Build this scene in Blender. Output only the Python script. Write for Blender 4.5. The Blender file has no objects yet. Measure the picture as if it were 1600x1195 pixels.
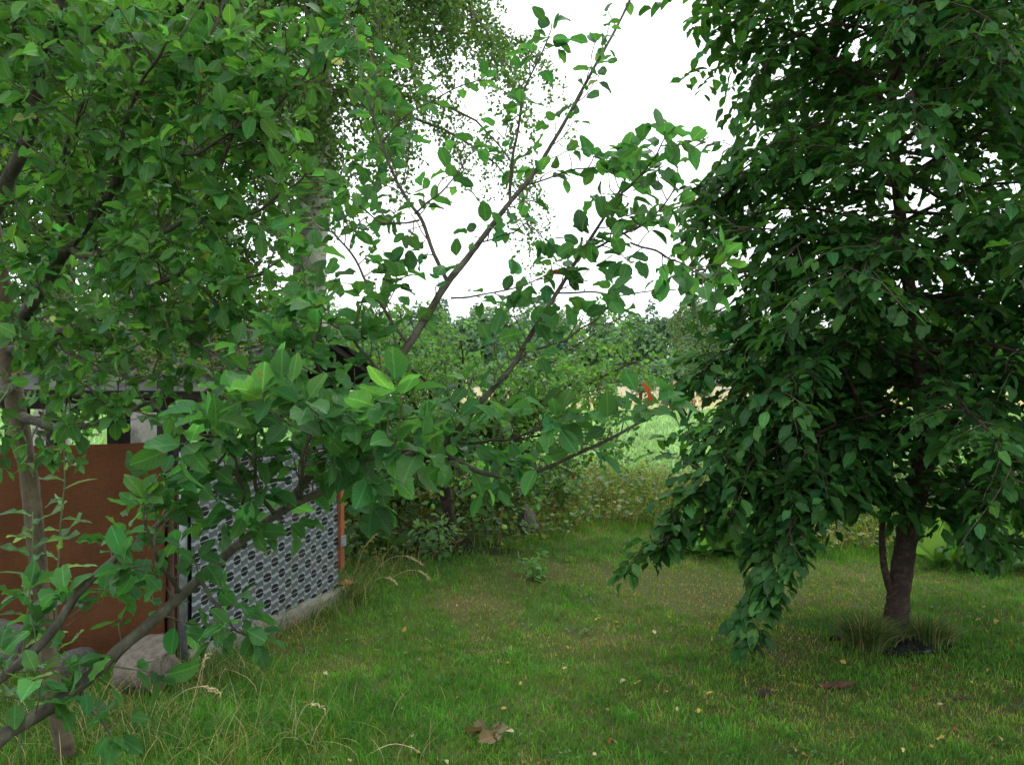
import bpy, math, random
import numpy as np
from mathutils import Vector, Matrix

random.seed(7)
RNG = np.random.default_rng(11)
scene = bpy.context.scene
C = scene.collection
R = math.radians

# ------------------------------------------------------------------ camera
FPX = 1420.0          # focal length in pixels of the 1600 px wide photograph
CAMH = 1.6
HOR = 580.0           # horizon row
cam_d = bpy.data.cameras.new('camera')
cam_d.sensor_width = 36.0
cam_d.lens = 36.0 * FPX / 1600.0
cam_d.clip_start = 0.05
cam_d.clip_end = 2000.0
cam = bpy.data.objects.new('camera', cam_d)
cam.location = (0, 0, CAMH)
cam.rotation_euler = (R(90) - math.atan((597.5 - HOR) / FPX), 0, 0)
C.objects.link(cam)
scene.camera = cam

# ------------------------------------------------------------------ light
SUN_EL, SUN_AZ = 58.0, 20.0       # azimuth measured from +Y towards +X
world = bpy.data.worlds.new('World')
scene.world = world
world.use_nodes = True
nt = world.node_tree
nt.nodes.clear()
wo = nt.nodes.new('ShaderNodeOutputWorld')
bg = nt.nodes.new('ShaderNodeBackground')
bg.inputs['Strength'].default_value = 0.13
sky = nt.nodes.new('ShaderNodeTexSky')
sky.sky_type = 'NISHITA'
sky.sun_disc = False
sky.sun_elevation = R(SUN_EL)
sky.sun_rotation = R(SUN_AZ)
sky.air_density = 1.0
sky.dust_density = 4.0
cloud = nt.nodes.new('ShaderNodeMix')          # an even overcast layer over the blue sky
cloud.data_type = 'RGBA'
cloud.inputs['Factor'].default_value = 0.9
cloud.inputs['B'].default_value = (9.6, 9.9, 10.4, 1)
nt.links.new(sky.outputs['Color'], cloud.inputs['A'])
nt.links.new(cloud.outputs['Result'], bg.inputs['Color'])
nt.links.new(bg.outputs['Background'], wo.inputs['Surface'])
sun_d = bpy.data.lights.new('sun', 'SUN')
sun_d.energy = 1.1
sun_d.angle = R(25)
sun_d.color = (1.0, 0.97, 0.92)
sun = bpy.data.objects.new('sun', sun_d)
el, az = R(SUN_EL), R(SUN_AZ)
sdir = Vector((math.cos(el) * math.sin(az), math.cos(el) * math.cos(az), math.sin(el)))
sun.rotation_euler = sdir.to_track_quat('Z', 'Y').to_euler()
sun.location = (0, 0, 30)
C.objects.link(sun)
scene.view_settings.view_transform = 'Standard'
scene.view_settings.look = 'None'
scene.view_settings.gamma = 1.0
scene.view_settings.use_curve_mapping = False
scene.view_settings.exposure = 0.8
scene.render.engine = 'CYCLES'
scene.cycles.max_bounces = 8
scene.cycles.diffuse_bounces = 4
scene.cycles.transmission_bounces = 5
scene.cycles.glossy_bounces = 2
scene.cycles.use_denoising = True


# ------------------------------------------------------------------ helpers
def at(px, py, d):
    """real position of a thing seen at that spot and standing d metres away"""
    return np.array([(px - 800.0) / FPX * d, d, CAMH - (py - HOR) / FPX * d])


def onground(px, py, z=0.0):
    d = (CAMH - z) * FPX / (py - HOR)
    return np.array([(px - 800.0) / FPX * d, d, z])


def reseed(k):
    global RNG
    RNG = np.random.default_rng(k)


def lin(r, g, b):
    f = lambda c: (c / 12.92) if c <= 0.04045 else ((c + 0.055) / 1.055) ** 2.4
    return np.array([f(r / 255.), f(g / 255.), f(b / 255.)])


def unit(v):
    v = np.asarray(v, float)
    n = np.linalg.norm(v, axis=-1, keepdims=True)
    return v / np.maximum(n, 1e-9)


_ph = RNG.uniform(0, 6.28, (40,))
_kd = RNG.uniform(0, 6.28, (40,))


def noise2(x, y, scale, o=0):
    """smooth noise around 0, about -1..1"""
    s = 0
    for i in range(8):
        k = (0.6 + 0.25 * i) * 6.28 / scale
        a = _kd[(i + o) % 40]
        s = s + np.sin(k * (x * math.cos(a) + y * math.sin(a)) + _ph[(i * 3 + o) % 40])
    return s / 3.2


def mesh_np(name, V, faces, col=None, uv=None, smooth=True):
    """faces: list of int arrays (n,k)"""
    me = bpy.data.meshes.new(name)
    V = np.asarray(V, np.float32)
    me.vertices.add(len(V))
    me.vertices.foreach_set('co', V.ravel())
    idx = np.concatenate([f.ravel() for f in faces]).astype(np.int32)
    cnt = np.concatenate([np.full(len(f), f.shape[1]) for f in faces]).astype(np.int32)
    st = np.concatenate([[0], np.cumsum(cnt)[:-1]]).astype(np.int32)
    me.loops.add(len(idx))
    me.loops.foreach_set('vertex_index', idx)
    me.polygons.add(len(cnt))
    me.polygons.foreach_set('loop_start', st)
    me.polygons.foreach_set('loop_total', cnt)
    me.polygons.foreach_set('use_smooth', np.full(len(cnt), smooth, dtype=bool))
    if uv is not None:
        ul = me.uv_layers.new(name='UVMap')
        ul.data.foreach_set('uv', np.asarray(uv, np.float32)[idx].ravel())
    if col is not None:
        a = me.attributes.new('col', 'FLOAT_COLOR', 'POINT')
        c4 = np.ones((len(V), 4), np.float32)
        c4[:, :3] = col
        a.data.foreach_set('color', c4.ravel())
    me.update(calc_edges=True)
    me.validate()
    return me


def link(name, data, mat=None, parent=None, loc=None):
    o = bpy.data.objects.new(name, data)
    C.objects.link(o)
    if mat is not None and data is not None and not len(data.materials):
        data.materials.append(mat)
    if parent is not None:
        o.parent = parent
    if loc is not None:
        o.location = loc
    return o


def tag(o, label, cat, group=None, kind=None):
    o['label'] = label
    if cat:
        o['category'] = cat
    if group:
        o['group'] = group
    if kind:
        o['kind'] = kind
    return o


def thing(name, label, cat, group=None):
    return tag(link(name, None), label, cat, group)


class MB:
    """collects boxes, tubes and sheets for one mesh"""
    def __init__(s):
        s.V = []; s.F = {}; s.n = 0

    def add(s, V, F):
        V = np.asarray(V, float); F = np.asarray(F, int)
        s.V.append(V); s.F.setdefault(F.shape[1], []).append(F + s.n); s.n += len(V)

    def box(s, c, sx, sy, sz, ax=(1, 0, 0), up=(0, 0, 1), jit=0.0):
        ax = unit(ax); up = unit(np.asarray(up, float) - np.dot(up, ax) * ax); ay = np.cross(up, ax)
        P = []
        for k in (-1, 1):
            for j in (-1, 1):
                for i in (-1, 1):
                    P.append(np.asarray(c) + ax * i * sx / 2 + ay * j * sy / 2 + up * k * sz / 2 + RNG.normal(0, jit, 3) * (jit > 0))
        s.add(P, [(0, 2, 3, 1), (4, 5, 7, 6), (0, 1, 5, 4), (2, 6, 7, 3), (0, 4, 6, 2), (1, 3, 7, 5)])

    def tube(s, pts, rad, sides=8, cap=True):
        V, F, tris = tube_np(pts, rad, sides, cap)
        b = s.n
        s.add(V, F)
        if len(tris):
            s.F.setdefault(3, []).append(tris + b)

    def build(s, name, mat, parent=None, bevel=0.0, smooth=False, col=None):
        V = np.concatenate(s.V)
        me = mesh_np(name, V, [np.concatenate(f) for f in s.F.values()], smooth=smooth, col=col)
        o = link(name, me, mat, parent)
        if bevel:
            m = o.modifiers.new('bevel', 'BEVEL'); m.width = bevel; m.segments = 2; m.limit_method = 'ANGLE'
        return o


def catmull(P, n):
    """smooth curve through control points (any columns), n samples per span"""
    P = np.asarray(P, float)
    Q = np.vstack([2 * P[0] - P[1], P, 2 * P[-1] - P[-2]])
    out = []
    for i in range(1, len(Q) - 2):
        t = np.linspace(0, 1, n, endpoint=False)[:, None]
        a, b, c, d = Q[i - 1], Q[i], Q[i + 1], Q[i + 2]
        out.append(0.5 * (2 * b + (c - a) * t + (2 * a - 5 * b + 4 * c - d) * t ** 2 + (3 * b - 3 * c + d - a) * t ** 3))
    out.append(P[-1:])
    return np.vstack(out)


def tube_np(pts, rad, sides=8, cap=True, rough=0.0):
    pts = np.asarray(pts, float); n = len(pts)
    rad = np.broadcast_to(np.asarray(rad, float), (n,))
    T = unit(np.gradient(pts, axis=0))
    ref = np.array([0.31, 0.17, 0.93]) if abs(T[0, 2]) < 0.9 else np.array([1.0, 0.1, 0.0])
    N = np.zeros_like(T)
    v = unit(ref - np.dot(ref, T[0]) * T[0])
    for i in range(n):
        v = v - np.dot(v, T[i]) * T[i]
        v = v / max(np.linalg.norm(v), 1e-9)
        N[i] = v
    B = np.cross(T, N)
    a = np.linspace(0, 2 * math.pi, sides, endpoint=False)
    rr = rad[:, None] * (1 + (RNG.normal(0, rough, (n, sides)) if rough else 0))
    V = pts[:, None] + rr[..., None] * (np.cos(a)[None, :, None] * N[:, None] + np.sin(a)[None, :, None] * B[:, None])
    i = np.arange(n - 1)[:, None] * sides
    j = np.arange(sides)[None]
    k = (j + 1) % sides
    F = np.stack([i + j, i + k, i + sides + k, i + sides + j], -1).reshape(-1, 4)
    V = V.reshape(-1, 3)
    tris = np.zeros((0, 3), int)
    if cap:
        V = np.vstack([V, pts[-1] + T[-1] * rad[-1] * 0.5, pts[0]])
        e = n * sides
        jj = np.arange(sides)
        tris = np.vstack([np.stack([(n - 1) * sides + jj, (n - 1) * sides + (jj + 1) % sides, np.full(sides, e)], -1),
                          np.stack([(jj + 1) % sides, jj, np.full(sides, e + 1)], -1)])
    return V, F, tris


# ------------------------------------------------------------------ materials
def new_mat(name):
    m = bpy.data.materials.new(name)
    m.use_nodes = True
    nt = m.node_tree
    return m, nt, nt.nodes['Principled BSDF'], nt.nodes['Material Output']


def node(nt, typ, **kw):
    n = nt.nodes.new(typ)
    for k, v in kw.items():
        setattr(n, k, v)
    return n


def mathn(nt, op, a, b=None, clamp=False):
    n = nt.nodes.new('ShaderNodeMath'); n.operation = op; n.use_clamp = clamp
    for i, v in enumerate((a, b)):
        if v is None:
            continue
        if isinstance(v, (int, float)):
            n.inputs[i].default_value = v
        else:
            nt.links.new(v, n.inputs[i])
    return n.outputs[0]


def mixc(nt, fac, a, b, blend='MIX'):
    n = nt.nodes.new('ShaderNodeMix'); n.data_type = 'RGBA'; n.blend_type = blend
    for s, v in (('Factor', fac), ('A', a), ('B', b)):
        if isinstance(v, (int, float)):
            n.inputs[s].default_value = v
        elif isinstance(v, (tuple, list, np.ndarray)):
            n.inputs[s].default_value = (float(v[0]), float(v[1]), float(v[2]), 1)
        else:
            nt.links.new(v, n.inputs[s])
    return n.outputs['Result']


def noise_tex(nt, scale, detail=4, rough=0.6, vec=None, dist=0.0):
    n = nt.nodes.new('ShaderNodeTexNoise')
    n.inputs['Scale'].default_value = scale
    n.inputs['Detail'].default_value = detail
    n.inputs['Roughness'].default_value = rough
    n.inputs['Distortion'].default_value = dist
    if vec is not None:
        nt.links.new(vec, n.inputs['Vector'])
    return n.outputs['Fac']


def ramp(nt, fac, stops):
    n = nt.nodes.new('ShaderNodeValToRGB')
    cr = n.color_ramp
    while len(cr.elements) < len(stops):
        cr.elements.new(0.5)
    for e, (p, c) in zip(cr.elements, stops):
        e.position = p
        e.color = (float(c[0]), float(c[1]), float(c[2]), 1)
    nt.links.new(fac, n.inputs['Fac'])
    return n.outputs['Color']


def bump(nt, bs, h, strength=0.5, dist=0.01):
    b = nt.nodes.new('ShaderNodeBump')
    b.inputs['Strength'].default_value = strength
    b.inputs['Distance'].default_value = dist
    nt.links.new(h, b.inputs['Height'])
    nt.links.new(b.outputs['Normal'], bs.inputs['Normal'])


def coords(nt, scale=None, kind='Object'):
    tc = nt.nodes.new('ShaderNodeTexCoord')
    if scale is None:
        return tc.outputs[kind]
    mp = nt.nodes.new('ShaderNodeMapping')
    mp.inputs['Scale'].default_value = scale
    nt.links.new(tc.outputs[kind], mp.inputs['Vector'])
    return mp.outputs['Vector']


def leaf_mat(name, trans=0.35, rough=0.42, veins=True, under=(1.5, 1.25, 1.7), gain=(1, 1, 1), tgain=(1.5, 1.6, 0.7), spec=0.5):
    """two-sided leaf: colour from the 'col' attribute, paler underside, ribs, light passing through"""
    m, nt, bs, out = new_mat(name)
    at_ = node(nt, 'ShaderNodeAttribute', attribute_name='col')
    base = mixc(nt, 1.0, at_.outputs['Color'], gain, 'MULTIPLY')
    if veins:
        uvn = node(nt, 'ShaderNodeUVMap')
        sx = node(nt, 'ShaderNodeSeparateXYZ')
        nt.links.new(uvn.outputs['UV'], sx.inputs[0])
        u = sx.outputs['X']
        v = mathn(nt, 'ABSOLUTE', mathn(nt, 'SUBTRACT', sx.outputs['Y'], 0.5))
        w = mathn(nt, 'SUBTRACT', mathn(nt, 'MULTIPLY', u, 46.0), mathn(nt, 'MULTIPLY', v, 48.0))
        rib = mathn(nt, 'POWER', mathn(nt, 'ABSOLUTE', mathn(nt, 'SINE', mathn(nt, 'MULTIPLY', w, 0.5))), 6.0)
        mid = mathn(nt, 'LESS_THAN', v, 0.022)
        ribs = mathn(nt, 'MAXIMUM', mathn(nt, 'MULTIPLY', mathn(nt, 'SUBTRACT', 1.0, rib), 0.0), mid)
        lines = mathn(nt, 'POWER', mathn(nt, 'SUBTRACT', 1.0, mathn(nt, 'ABSOLUTE', mathn(nt, 'SINE', mathn(nt, 'MULTIPLY', w, 0.5)))), 3.0)
        allr = mathn(nt, 'MAXIMUM', mathn(nt, 'MULTIPLY', lines, 0.35), mathn(nt, 'MULTIPLY', ribs, 0.8))
        base = mixc(nt, allr, base, mixc(nt, 1.0, base, (1.9, 1.6, 1.9), 'MULTIPLY'))
        nz = noise_tex(nt, 9.0, 3, 0.6, coords(nt, None, 'UV'))
        base = mixc(nt, mathn(nt, 'MULTIPLY', nz, 0.35), base, mixc(nt, 1.0, base, (0.55, 0.6, 0.5), 'MULTIPLY'))
        gp = node(nt, 'ShaderNodeNewGeometry')
        sp1 = noise_tex(nt, 75.0, 2, 0.5, gp.outputs['Position'])
        sp2 = noise_tex(nt, 9.0, 2, 0.5, gp.outputs['Position'])
        spots = mathn(nt, 'MULTIPLY', ramp(nt, sp1, [(0.66, (0, 0, 0)), (0.71, (1, 1, 1))]), ramp(nt, sp2, [(0.45, (0, 0, 0)), (0.6, (1, 1, 1))]))
        base = mixc(nt, mathn(nt, 'MULTIPLY', spots, 0.75), base, (0.12, 0.075, 0.03))
        base = mixc(nt, mathn(nt, 'MULTIPLY', ramp(nt, sp2, [(0.5, (0, 0, 0)), (0.75, (1, 1, 1))]), 0.45), base, mixc(nt, 1.0, base, (1.7, 1.25, 0.8), 'MULTIPLY'))
        bump(nt, bs, mathn(nt, 'ADD', mathn(nt, 'MULTIPLY', allr, -1.0), mathn(nt, 'MULTIPLY', nz, 0.6)), 0.55, 0.004)
    geo = node(nt, 'ShaderNodeNewGeometry')
    base = mixc(nt, geo.outputs['Backfacing'], base, mixc(nt, 1.0, base, under, 'MULTIPLY'))
    nt.links.new(base, bs.inputs['Base Color'])
    bs.inputs['Roughness'].default_value = rough
    bs.inputs['Specular IOR Level'].default_value = spec
    tr = node(nt, 'ShaderNodeBsdfTranslucent')
    nt.links.new(mixc(nt, 1.0, base, tgain, 'MULTIPLY'), tr.inputs['Color'])
    mx = node(nt, 'ShaderNodeMixShader')
    mx.inputs[0].default_value = trans
    nt.links.new(bs.outputs[0], mx.inputs[1])
    nt.links.new(tr.outputs[0], mx.inputs[2])
    nt.links.new(mx.outputs[0], out.inputs['Surface'])
    return m


def bark_mat(name, c1, c2, c3, scale=18, stretch=0.35, b=0.6, dist=0.01):
    m, nt, bs, out = new_mat(name)
    v = coords(nt, (1, 1, stretch))
    n1 = noise_tex(nt, scale, 6, 0.65, v, 0.6)
    n2 = noise_tex(nt, scale * 4.5, 4, 0.6, v)
    base = ramp(nt, n1, [(0.3, c1), (0.5, c2), (0.72, c3)])
    base = mixc(nt, mathn(nt, 'MULTIPLY', n2, 0.6), base, mixc(nt, 1.0, base, (0.45, 0.45, 0.45), 'MULTIPLY'))
    nt.links.new(base, bs.inputs['Base Color'])
    bs.inputs['Roughness'].default_value = 0.85
    bump(nt, bs, mathn(nt, 'ADD', n1, mathn(nt, 'MULTIPLY', n2, 0.6)), b, dist)
    return m


M = {}
M['apple_leaf'] = leaf_mat('apple_leaf', trans=0.42, rough=0.5, under=(1.4, 1.22, 1.7), spec=0.26)
M['apple_leaf_mid'] = leaf_mat('apple_leaf_mid', trans=0.4, rough=0.5, veins=False, under=(1.25, 1.15, 1.3), spec=0.25)
M['cherry_leaf'] = leaf_mat('cherry_leaf', trans=0.40, rough=0.5, under=(1.25, 1.15, 1.25), spec=0.25)
M['small_leaf'] = leaf_mat('small_leaf', trans=0.4, rough=0.5, veins=False, tgain=(1.5, 1.6, 0.6), under=(1.2, 1.12, 1.2), spec=0.25)
M['far_leaf'] = leaf_mat('far_leaf', trans=0.2, rough=0.7, veins=False, under=(1, 1, 1), spec=0.2)
M['grass'] = leaf_mat('grass', trans=0.35, rough=0.6, veins=False, under=(1, 1, 1), spec=0.25)
M['dry_leaf'] = leaf_mat('dry_leaf', trans=0.15, rough=0.7, veins=True, under=(1.1, 1.1, 1.1), spec=0.2)
M['apple_bark'] = bark_mat('apple_bark', lin(42, 40, 31), lin(68, 66, 51), lin(100, 101, 82), 26, 0.6, 0.7, 0.006)
M['young_bark'] = bark_mat('young_bark', lin(52, 45, 33), lin(86, 77, 57), lin(112, 103, 78), 16, 0.45, 0.4, 0.005)
M['cherry_bark'] = bark_mat('cherry_bark', lin(26, 20, 15), lin(58, 44, 33), lin(96, 80, 62), 24, 1.3, 0.9, 0.015)
M['twig'] = bark_mat('twig', lin(58, 50, 40), lin(88, 80, 62), lin(112, 106, 84), 40, 1, 0.3, 0.003)


def birch_mat():
    m, nt, bs, out = new_mat('birch_bark')
    v = coords(nt, (1, 1, 7))
    n1 = noise_tex(nt, 1.3, 5, 0.7, v, 0.4)
    v2 = coords(nt, (1, 1, 0.6))
    n2 = noise_tex(nt, 2.2, 6, 0.7, v2, 0.8)
    n3 = noise_tex(nt, 14, 5, 0.7, v2)
    base = mixc(nt, n3, lin(188, 186, 174), lin(134, 136, 122))
    dark = ramp(nt, n1, [(0.56, (0, 0, 0)), (0.63, (1, 1, 1))])
    base = mixc(nt, dark, base, lin(58, 54, 48))
    rough = ramp(nt, n2, [(0.5, (0, 0, 0)), (0.66, (1, 1, 1))])
    base = mixc(nt, mathn(nt, 'MULTIPLY', rough, 0.85), base, lin(84, 84, 66))
    nt.links.new(base, bs.inputs['Base Color'])
    bs.inputs['Roughness'].default_value = 0.8
    bump(nt, bs, mathn(nt, 'ADD', mathn(nt, 'MULTIPLY', dark, -0.7), n3), 0.6, 0.02)
    return m


M['birch_bark'] = birch_mat()


def simple_noise_mat(name, c1, c2, scale, rough=0.8, b=0.4, dist=0.01, c3=None, metallic=0.0, stretch=(1, 1, 1)):
    m, nt, bs, out = new_mat(name)
    v = coords(nt, stretch)
    n1 = noise_tex(nt, scale, 6, 0.65, v, 0.3)
    n2 = noise_tex(nt, scale * 6, 4, 0.6, v)
    st = [(0.32, c1), (0.66, c2)] if c3 is None else [(0.3, c1), (0.5, c2), (0.7, c3)]
    base = ramp(nt, n1, st)
    base = mixc(nt, mathn(nt, 'MULTIPLY', n2, 0.5), base, mixc(nt, 1.0, base, (0.6, 0.6, 0.6), 'MULTIPLY'))
    nt.links.new(base, bs.inputs['Base Color'])
    bs.inputs['Roughness'].default_value = rough
    bs.inputs['Metallic'].default_value = metallic
    bump(nt, bs, mathn(nt, 'ADD', n1, n2), b, dist)
    return m


M['pink_stone'] = simple_noise_mat('pink_stone', lin(88, 82, 72), lin(128, 120, 106), 5, 0.9, 0.8, 0.04, lin(148, 141, 126))
M['grey_stone'] = simple_noise_mat('grey_stone', lin(58, 57, 53), lin(98, 96, 90), 8, 0.9, 0.6, 0.02)
M['mossy_stone'] = simple_noise_mat('mossy_stone', lin(58, 58, 50), lin(100, 100, 88), 9, 0.95, 0.8, 0.02, lin(88, 96, 62))
M['concrete'] = simple_noise_mat('concrete', lin(90, 90, 80), lin(130, 128, 118), 6, 0.9, 0.5, 0.01, lin(96, 104, 72))
M['black_wood'] = simple_noise_mat('black_wood', lin(24, 21, 19), lin(46, 40, 34), 9, 0.85, 0.5, 0.006, None, 0, (3, 3, 0.4))
M['brown_wood'] = simple_noise_mat('brown_wood', lin(50, 34, 24), lin(92, 64, 46), 9, 0.85, 0.5, 0.006, None, 0, (3, 3, 0.4))
M['orange_wood'] = simple_noise_mat('orange_wood', lin(116, 66, 36), lin(168, 100, 58), 9, 0.8, 0.4, 0.004, None, 0, (4, 4, 0.4))
M['grey_metal'] = simple_noise_mat('grey_metal', lin(110, 116, 120), lin(160, 166, 170), 14, 0.5, 0.15, 0.003, None, 0.6)
M['black_plastic'] = simple_noise_mat('black_plastic', lin(20, 20, 22), lin(36, 36, 38), 12, 0.4, 0.3, 0.006)
M['felt'] = simple_noise_mat('felt', lin(24, 26, 28), lin(42, 45, 46), 5, 0.95, 0.6, 0.006, lin(66, 74, 44))
M['bark_chip'] = simple_noise_mat('bark_chip', lin(50, 32, 24), lin(96, 62, 46), 30, 0.9, 0.6, 0.01)
M['apple_skin'] = simple_noise_mat('apple_skin', lin(110, 150, 52), lin(150, 180, 78), 20, 0.35, 0.05, 0.002)
M['hut_wood'] = simple_noise_mat('hut_wood', lin(84, 58, 42), lin(130, 94, 70), 3, 0.9, 0.3, 0.01, None, 0, (4, 4, 0.5))
M['hut_roof'] = simple_noise_mat('hut_roof', lin(112, 106, 98), lin(158, 150, 138), 3, 0.9, 0.3, 0.01)
M['rust_roof'] = simple_noise_mat('rust_roof', lin(108, 62, 38), lin(144, 90, 58), 4, 0.8, 0.3, 0.01)
M['dark'] = simple_noise_mat('dark', lin(18, 16, 14), lin(30, 26, 22), 5)
M['green_stem'] = simple_noise_mat('green_stem', lin(58, 78, 40), lin(84, 104, 56), 20, 0.6, 0.1, 0.002)
M['moss'] = leaf_mat('moss', trans=0.1, rough=0.9, veins=False, under=(1, 1, 1), spec=0.1)


def burlap_mat():
    m, nt, bs, out = new_mat('burlap')
    uvn = node(nt, 'ShaderNodeUVMap')
    sx = node(nt, 'ShaderNodeSeparateXYZ'); nt.links.new(uvn.outputs['UV'], sx.inputs[0])
    wu = mathn(nt, 'SINE', mathn(nt, 'MULTIPLY', sx.outputs['X'], 1100.0))
    wv = mathn(nt, 'SINE', mathn(nt, 'MULTIPLY', sx.outputs['Y'], 1100.0))
    mp = node(nt, 'ShaderNodeMapping'); mp.inputs['Scale'].default_value = (6, 90, 1); nt.links.new(uvn.outputs['UV'], mp.inputs[0])
    s1 = noise_tex(nt, 2.0, 4, 0.7, mp.outputs[0])
    mp2 = node(nt, 'ShaderNodeMapping'); mp2.inputs['Scale'].default_value = (90, 6, 1); nt.links.new(uvn.outputs['UV'], mp2.inputs[0])
    s2 = noise_tex(nt, 2.0, 4, 0.7, mp2.outputs[0])
    big = noise_tex(nt, 2.5, 4, 0.6, uvn.outputs['UV'])
    f = mathn(nt, 'ADD', mathn(nt, 'MULTIPLY', s1, 0.45), mathn(nt, 'ADD', mathn(nt, 'MULTIPLY', s2, 0.3), mathn(nt, 'MULTIPLY', big, 0.3)))
    base = ramp(nt, f, [(0.32, lin(50, 31, 17)), (0.5, lin(75, 47, 27)), (0.7, lin(96, 63, 38))])
    nt.links.new(base, bs.inputs['Base Color'])
    bs.inputs['Roughness'].default_value = 0.95
    bs.inputs['Specular IOR Level'].default_value = 0.1
    bump(nt, bs, mathn(nt, 'ADD', mathn(nt, 'MULTIPLY', mathn(nt, 'ADD', wu, wv), 0.25), mathn(nt, 'ADD', s1, s2)), 0.5, 0.004)
    return m


M['burlap'] = burlap_mat()


def printed_mat():
    """oilcloth print: half-drop columns of black split spots between grey hatched lozenges"""
    m, nt, bs, out = new_mat('printed_cloth')
    uvn = node(nt, 'ShaderNodeUVMap')
    sx = node(nt, 'ShaderNodeSeparateXYZ'); nt.links.new(uvn.outputs['UV'], sx.inputs[0])
    u = mathn(nt, 'DIVIDE', sx.outputs['X'], 0.072)
    ci = mathn(nt, 'FLOOR', u)
    fu = mathn(nt, 'SUBTRACT', mathn(nt, 'FRACT', u), 0.5)
    v = mathn(nt, 'ADD', mathn(nt, 'DIVIDE', sx.outputs['Y'], 0.162), mathn(nt, 'MULTIPLY', ci, 0.5))
    v3 = mathn(nt, 'MULTIPLY', mathn(nt, 'FRACT', v), 3.0)
    cell = mathn(nt, 'FLOOR', v3)
    fv = mathn(nt, 'SUBTRACT', mathn(nt, 'FRACT', v3), 0.5)
    # spot: lens with pointed sides
    au = mathn(nt, 'ABSOLUTE', fu)
    av = mathn(nt, 'ABSOLUTE', fv)
    e = mathn(nt, 'ADD', mathn(nt, 'POWER', mathn(nt, 'DIVIDE', au, 0.52), 1.6), mathn(nt, 'POWER', mathn(nt, 'DIVIDE', av, 0.54), 2.4))
    spot = mathn(nt, 'LESS_THAN', e, 1.0)
    ln = mathn(nt, 'GREATER_THAN', mathn(nt, 'ABSOLUTE', mathn(nt, 'SUBTRACT', fv, mathn(nt, 'MULTIPLY', fu, 0.10))), 0.034)
    spot = mathn(nt, 'MULTIPLY', mathn(nt, 'MULTIPLY', spot, ln), mathn(nt, 'LESS_THAN', cell, 0.5))
    # lozenges
    wav = mathn(nt, 'ADD', mathn(nt, 'MULTIPLY', fu, 0.16), mathn(nt, 'MULTIPLY', mathn(nt, 'SINE', mathn(nt, 'MULTIPLY', fu, 9.0)), 0.05))
    lz = mathn(nt, 'LESS_THAN', mathn(nt, 'ABSOLUTE', mathn(nt, 'SUBTRACT', fv, wav)), 0.32)
    lz = mathn(nt, 'MULTIPLY', lz, mathn(nt, 'GREATER_THAN', cell, 0.5))
    hatch = mathn(nt, 'MULTIPLY', mathn(nt, 'ADD', mathn(nt, 'SINE', mathn(nt, 'MULTIPLY', mathn(nt, 'ADD', fv, mathn(nt, 'MULTIPLY', fu, 0.3)), 60.0)), 1.0), 0.2)
    grey = mixc(nt, hatch, lin(74, 84, 83), lin(104, 113, 111))
    base = mixc(nt, lz, lin(138, 146, 146), grey)
    base = mixc(nt, spot, base, lin(20, 22, 24))
    st = noise_tex(nt, 3.5, 6, 0.7, uvn.outputs['UV'], 0.5)
    base = mixc(nt, mathn(nt, 'MULTIPLY', ramp(nt, st, [(0.5, (0, 0, 0)), (0.8, (1, 1, 1))]), 0.5), base, lin(110, 100, 74))
    nt.links.new(base, bs.inputs['Base Color'])
    bs.inputs['Roughness'].default_value = 0.7
    bs.inputs['Specular IOR Level'].default_value = 0.25
    return m


M['printed'] = printed_mat()


def ground_mat(name, stops, scale, fine=60, b=0.5):
    m, nt, bs, out = new_mat(name)
    v = coords(nt)
    n1 = noise_tex(nt, scale, 6, 0.65, v, 0.4)
    n2 = noise_tex(nt, fine, 5, 0.7, v)
    base = ramp(nt, n1, stops)
    base = mixc(nt, mathn(nt, 'MULTIPLY', n2, 0.9), base, mixc(nt, 1.0, base, (0.4, 0.4, 0.4), 'MULTIPLY'))
    nt.links.new(base, bs.inputs['Base Color'])
    bs.inputs['Roughness'].default_value = 0.95
    bs.inputs['Specular IOR Level'].default_value = 0.1
    bump(nt, bs, n2, b, 0.03)
    return m


M['lawn_soil'] = ground_mat('lawn_soil', [(0.3, (0.055, 0.085, 0.02)), (0.5, (0.08, 0.10, 0.03)), (0.72, (0.12, 0.11, 0.045))], 1.1, 45)
M['stubble'] = ground_mat('stubble', [(0.3, (0.38, 0.34, 0.20)), (0.55, (0.45, 0.41, 0.26)), (0.75, (0.36, 0.36, 0.18))], 0.09, 6)
M['crop_soil'] = ground_mat('crop_soil', [(0.3, (0.16, 0.24, 0.07)), (0.6, (0.22, 0.30, 0.10))], 0.4, 12)


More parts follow.
